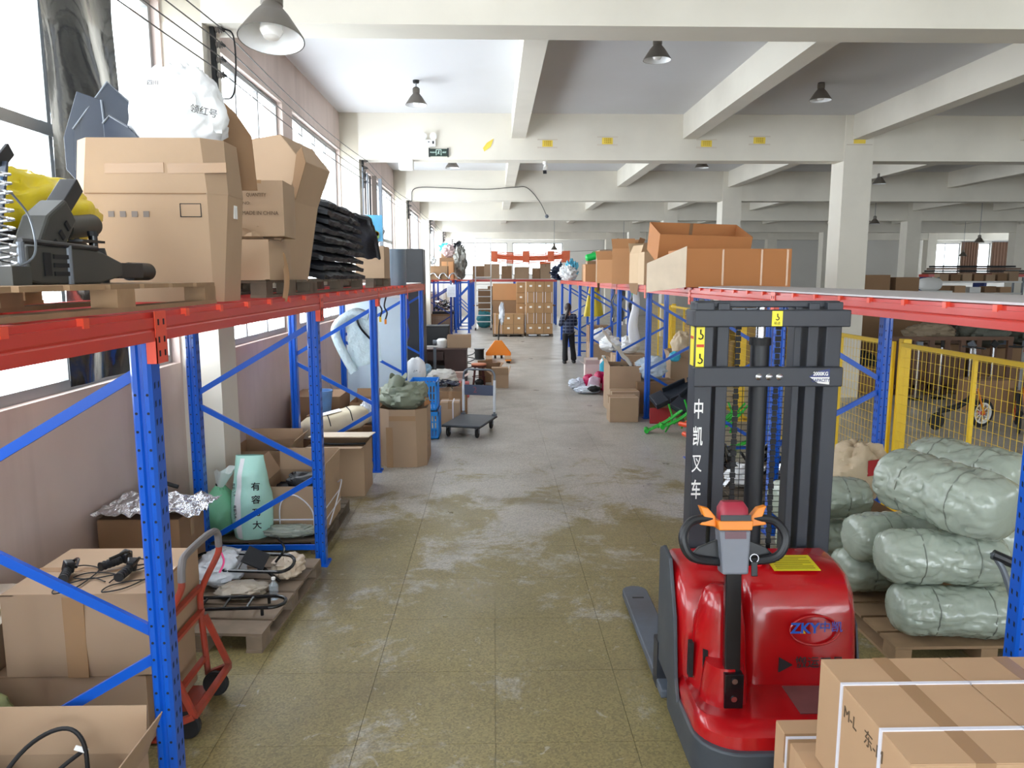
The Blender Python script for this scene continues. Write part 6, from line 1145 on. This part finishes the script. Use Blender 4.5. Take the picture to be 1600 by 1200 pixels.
for k, (x, y, z, lb_) in enumerate(((-2.2, 32.3, .0, 'tangle of silver tubes under the far left rack'),)):
    t = thing('tube_tangle', lb_, 'tubes', (x, y, z)); B().box(-.45, .45, -.3, .3, 0, .75).build('crate', CARD_D, t); B().box(-.4, .5, -.3, .3, .75, .85).build('tray', BLACKM, t)
    for q in range(14): a = random.Random(q+300); B().tube(smoothpath([(a.uniform(-.4, .4), a.uniform(-.2, .2), .9+a.uniform(0, .45)) for _ in range(4)]), .025, 6).build('tube', STEEL if q % 3 else BLACKM, t, smooth=True)
t = thing('wire_basket', 'wire mesh basket standing under the far left rack', 'basket', (-2.25, 31.3, 0)); b = B(); [b.box(-.3, .4, -.25, -.244, .2+.06*k, .206+.06*k) for k in range(9)]; [b.box(-.3+.07*k, -.294+.07*k, -.25, -.244, .2, .7) for k in range(11)]; b.build('mesh', STEEL, t, kind='stuff'); B().box(-.3, .4, -.24, .2, .02, .2).build('box', CARD_D, t)
# orange mesh banner across the far end
t = thing('mesh_banner', 'orange netting strung across above the far cross rack', 'net', (1.75, 36.82, 3.18)); NET = mat('orange_net', S(240, 120, 80), .6, var=.2); b = B()
for k in range(7): b.tube([(-1.9+3.8*i/20, 0, .08*k-.25+.12*(i/10-1)**2) for i in range(21)], .022, 5)
for i in range(60): x = -1.9+3.8*i/59; b.box(x-.016, x+.016, -.008, .008, -.25+.12*(x/1.9)**2, .25+.12*(x/1.9)**2)
b.build('netting', NET, t, kind='stuff'); B().grid(lambda u, v: (-1.85+3.7*u, .03+.01*math.sin(u*40), -.08+.2*v+.12*(2*u-1)**2), 30, 3, .004).build('folded_edge', NET, t, smooth=True)
for x in (-1.75, -.2, 1.0, 1.75): B().box(x-.16, x+.16, -.03, .03, -.15, .36).build('bunch', NET, t)
t = thing('support_line', 'steel line carrying the orange netting across the hall', 'wire', (0, 36.84, 3.2)); B().tube([(-2.47, .03, .42), (0, .03, .26), (3.5, .03, .3), (6.5, .03, .45)], .01, 6).build('line', WIRE, t)

# ------------------------------------------------------------------ the person
def skinned(name, joints, edges, m, parent, levels=2, root=0):
    me = bpy.data.meshes.new(name); me.from_pydata([j[0] for j in joints], edges, []); o = bpy.data.objects.new(name, me); C.objects.link(o)
    md = o.modifiers.new('skin', 'SKIN'); md.use_smooth_shade = True
    for i, j in enumerate(joints): r = j[1]; me.skin_vertices[0].data[i].radius = r if isinstance(r, tuple) else (r, r); me.skin_vertices[0].data[i].use_root = (i == root)
    s_ = o.modifiers.new('sub', 'SUBSURF'); s_.levels = levels; s_.render_levels = levels
    dg = bpy.context.evaluated_depsgraph_get(); em = bpy.data.meshes.new_from_object(o.evaluated_get(dg)); bpy.data.objects.remove(o)
    em.materials.clear(); em.materials.append(m); em.shade_smooth(); q = bpy.data.objects.new(name, em); C.objects.link(q)
    if parent: q.parent = parent
    return q
SKINM = mat('skin', S(196, 150, 124), .55, var=.05)
J = []; E_ = []
def jt(p, r, par=None): J.append((p, r)); i = len(J)-1; E_.append((par, i)) if par is not None else None; return i
# local: faces +y (away from the camera), z up, height 1.58
pv = jt((0, 0, .88), (.13, .10)); sp_ = jt((0, .01, 1.06), (.115, .085), pv); ch = jt((0, .0, 1.24), (.135, .09), sp_); nk = jt((0, .0, 1.34), (.05, .05), ch); hb = jt((-.01, .03, 1.43), (.066, .075), nk); hc = jt((-.015, .035, 1.51), (.068, .085), hb); ht = jt((-.015, .03, 1.56), (.04, .05), hc)
for s_ in (-1, 1):
    sh = jt((s_*.16, .0, 1.28), .05, ch); el = jt((s_*.215, .03+.01*s_, 1.04), .038, sh); wr = jt((s_*.15, .24, 1.06+.04*(s_ > 0)), .026, el); pm_ = jt((s_*.12, .32, 1.08+.04*(s_ > 0)), (.034, .018), wr)
    for k, (dx, dz, ln) in enumerate(((-.03, .0, .05), (-.012, .012, .075), (.006, .016, .082), (.022, .012, .076), (.034, .0, .06))):
        f1 = jt((s_*.12+dx, .32+.03+(.0 if k else -.02), 1.08+.04*(s_ > 0)+dz), .009, pm_); f2 = jt((s_*.12+dx*1.1, .32+.03+ln*.6, 1.085+.04*(s_ > 0)+dz+.02), .008, f1); jt((s_*.12+dx*1.0, .32+.02+ln*.7, 1.11+.04*(s_ > 0)+dz+.03), .007, f2)
for s_ in (-1, 1):
    hi = jt((s_*.09, 0, .80), .085, pv); kn = jt((s_*.10+(.01 if s_ < 0 else .03), .02+.03*s_, .46), .055, hi); an = jt((s_*.105+(.0 if s_ < 0 else .06), -.03+.05*s_, .08), .034, kn); jt((s_*.11+(.0 if s_ < 0 else .08), .08+.05*s_, .035), .03, an)
body = skinned('person', J, E_, SKINM, None, 2, 0); body.location = (1.99, 20.17, .0); body.rotation_euler = (0, 0, .2); tag(body, 'person in a dark plaid shirt and black trousers walking away down the aisle', 'person')
PLAID = mat('plaid_shirt', S(32, 40, 62), .8, var=.2)
N_, L_n = nt(PLAID); tcx = N_.new('ShaderNodeTexCoord'); sx_ = N_.new('ShaderNodeSeparateXYZ'); L_n.new(tcx.outputs['Object'], sx_.inputs[0]); prev = N_['Principled BSDF'].inputs['Base Color'].links[0].from_socket
for ax, f_, c_ in (('Z', 11, S(120, 128, 150)), ('X', 9, S(84, 92, 116))):
    mu = N_.new('ShaderNodeMath'); mu.operation = 'MULTIPLY'; mu.inputs[1].default_value = f_; L_n.new(sx_.outputs[ax], mu.inputs[0]); frc = N_.new('ShaderNodeMath'); frc.operation = 'FRACT'; L_n.new(mu.outputs[0], frc.inputs[0]); lt = N_.new('ShaderNodeMath'); lt.operation = 'LESS_THAN'; lt.inputs[1].default_value = .16; L_n.new(frc.outputs[0], lt.inputs[0]); mx_ = N_.new('ShaderNodeMix'); mx_.data_type = 'RGBA'; L_n.new(lt.outputs[0], mx_.inputs['Factor']); L_n.new(prev, mx_.inputs['A']); mx_.inputs['B'].default_value = (*c_, 1); prev = mx_.outputs['Result']
L_n.new(prev, N_['Principled BSDF'].inputs['Base Color'])
J = []; E_ = []; a0 = jt((0, 0, .74), (.185, .135)); a1 = jt((0, .01, .94), (.175, .13), a0); a2 = jt((0, .01, 1.1), (.16, .12), a1); a3 = jt((0, 0, 1.25), (.165, .115), a2); jt((0, 0, 1.335), (.07, .065), a3)
for s_ in (-1, 1): b1 = jt((s_*.165, .0, 1.27), .075, a3); b2 = jt((s_*.22, .03+.01*s_, 1.03), .062, b1); jt((s_*.165, .19, 1.05+.03*(s_ > 0)), .05, b2)
skinned('shirt', J, E_, PLAID, body, 2, 0)
J = []; E_ = []; a0 = jt((0, 0, .93), (.15, .115)); 
for s_ in (-1, 1): h1 = jt((s_*.085, 0, .76), .098, a0); k1 = jt((s_*.10+(.01 if s_ < 0 else .03), .02+.03*s_, .46), .074, h1); k2 = jt((s_*.105+(.0 if s_ < 0 else .05), -.01+.04*s_, .25), .078, k1); jt((s_*.105+(.0 if s_ < 0 else .06), -.03+.05*s_, .06), .088, k2)
skinned('trousers', J, E_, mat('black_trousers', S(16, 16, 20), .8), body, 2, 0)
for s_ in (-1, 1): o = B().blob((0, 0, 0), (.045, .12, .045), 16, 10, .8, .05, 2, 1, 0).build('shoe', BLACKM, body, smooth=True); o.location = (s_*.11+(.0 if s_ < 0 else .07), .03+.05*s_, .002)
HAIR = mat('dark_hair', S(38, 24, 24), .5, var=.3, scale=20)
o = B().blob((0, 0, 0), (.09, .105, .12), 28, 18, 1, .05, 2, 4, .03, False).build('hair', HAIR, body, smooth=True); o.location = (-.015, .012, 1.505); o2 = B().tube(smoothpath([(-.02, -.07, 1.47), (-.06, -.10, 1.38), (-.10, -.10, 1.28), (-.12, -.09, 1.16)]), .03, 10, radii=[.035, .04, .045, .042, .042, .042, .04, .04, .04, .04, .038, .038, .036, .036, .034, .03, .028, .022, .012]).build('ponytail', HAIR, body, smooth=True)
FACE = B().blob((0, 0, 0), (.008, .012, .014), 8, 6, 1, 0, 1, 0, 0, False).mesh('nose', SKINM); put('nose', FACE, body, (-.018, .125, 1.47)); EYE = B().lathe([(.001, -.008), (.009, 0), (.001, .008)], n=10).mesh('eye', INK)
for x in (-.045, .012): put('eye', EYE, body, (x, .112, 1.49), (PI/2, 0, 0))
for x in (-.085, .056): put('ear', B().blob((0, 0, 0), (.01, .018, .028), 10, 8, 1, 0, 1, 0, 0, False).mesh('ear', SKINM), body, (x, .03, 1.475))
B().box(-.035, .0, .108, .114, 1.435, 1.441).build('mouth', mat('lips', S(160, 84, 80), .5), body)

# ------------------------------------------------------------------ odds and ends under the far part of the right rack
t = thing('yellow_raincoat', 'yellow raincoat hanging from the right rack beyond the person', 'raincoat', (2.95, 22.4, 1.0)); B().grid(lambda u, v: ((.14+.16*v)*math.cos(2*PI*u), (.08+.05*v)*math.sin(2*PI*u)+.02*math.sin(u*30), 1.0-.85*v), 40, 12).build('coat', mat('raincoat_yellow', S(214, 190, 40), .45, var=.15, bump=.5), t, smooth=True); B().cyl((0, 0, .98), (0, 0, ZR-1.04), .008, n=6).build('hanger', BLACKM, t)
for k, (x, y, w_, h, m_, lb_) in enumerate(((2.98, 16.6, .7, .62, CARD, 'carton under the hanging leads of the right rack'), (3.0, 17.7, .6, .45, CARD_D, 'low dark carton behind the leads of the right rack'), (2.9, 20.3, .7, .55, CARD, 'carton at the foot of the far right uprights'), (2.95, 21.3, .6, .95, CARD_D, 'taller carton behind the far right uprights'))): carton(lb_, (x, y, 0), (w_, .7, h), m=m_)
bag('white_sack', 'white sack on the carton under the hanging leads', 'sack', (2.95, 16.6, .63), (.26, .25, .2), BAGW, 170); bag('white_sack', 'white bag on the carton at the far right uprights', 'sack', (2.9, 20.3, .56), (.28, .25, .2), BAGW, 171)
t = thing('cyan_jug', 'cyan plastic jug beside the low dark carton', 'jug', (2.62, 17.9, 0)); B().lathe([(.09, 0), (.1, .03), (.1, .3), (.05, .36), (.04, .42)], n=18).build('jug', MATS['cyan_plastic'], t, smooth=True); B().cyl((0, 0, .42), (0, 0, .45), .045, n=12).build('cap', WHITE, t)
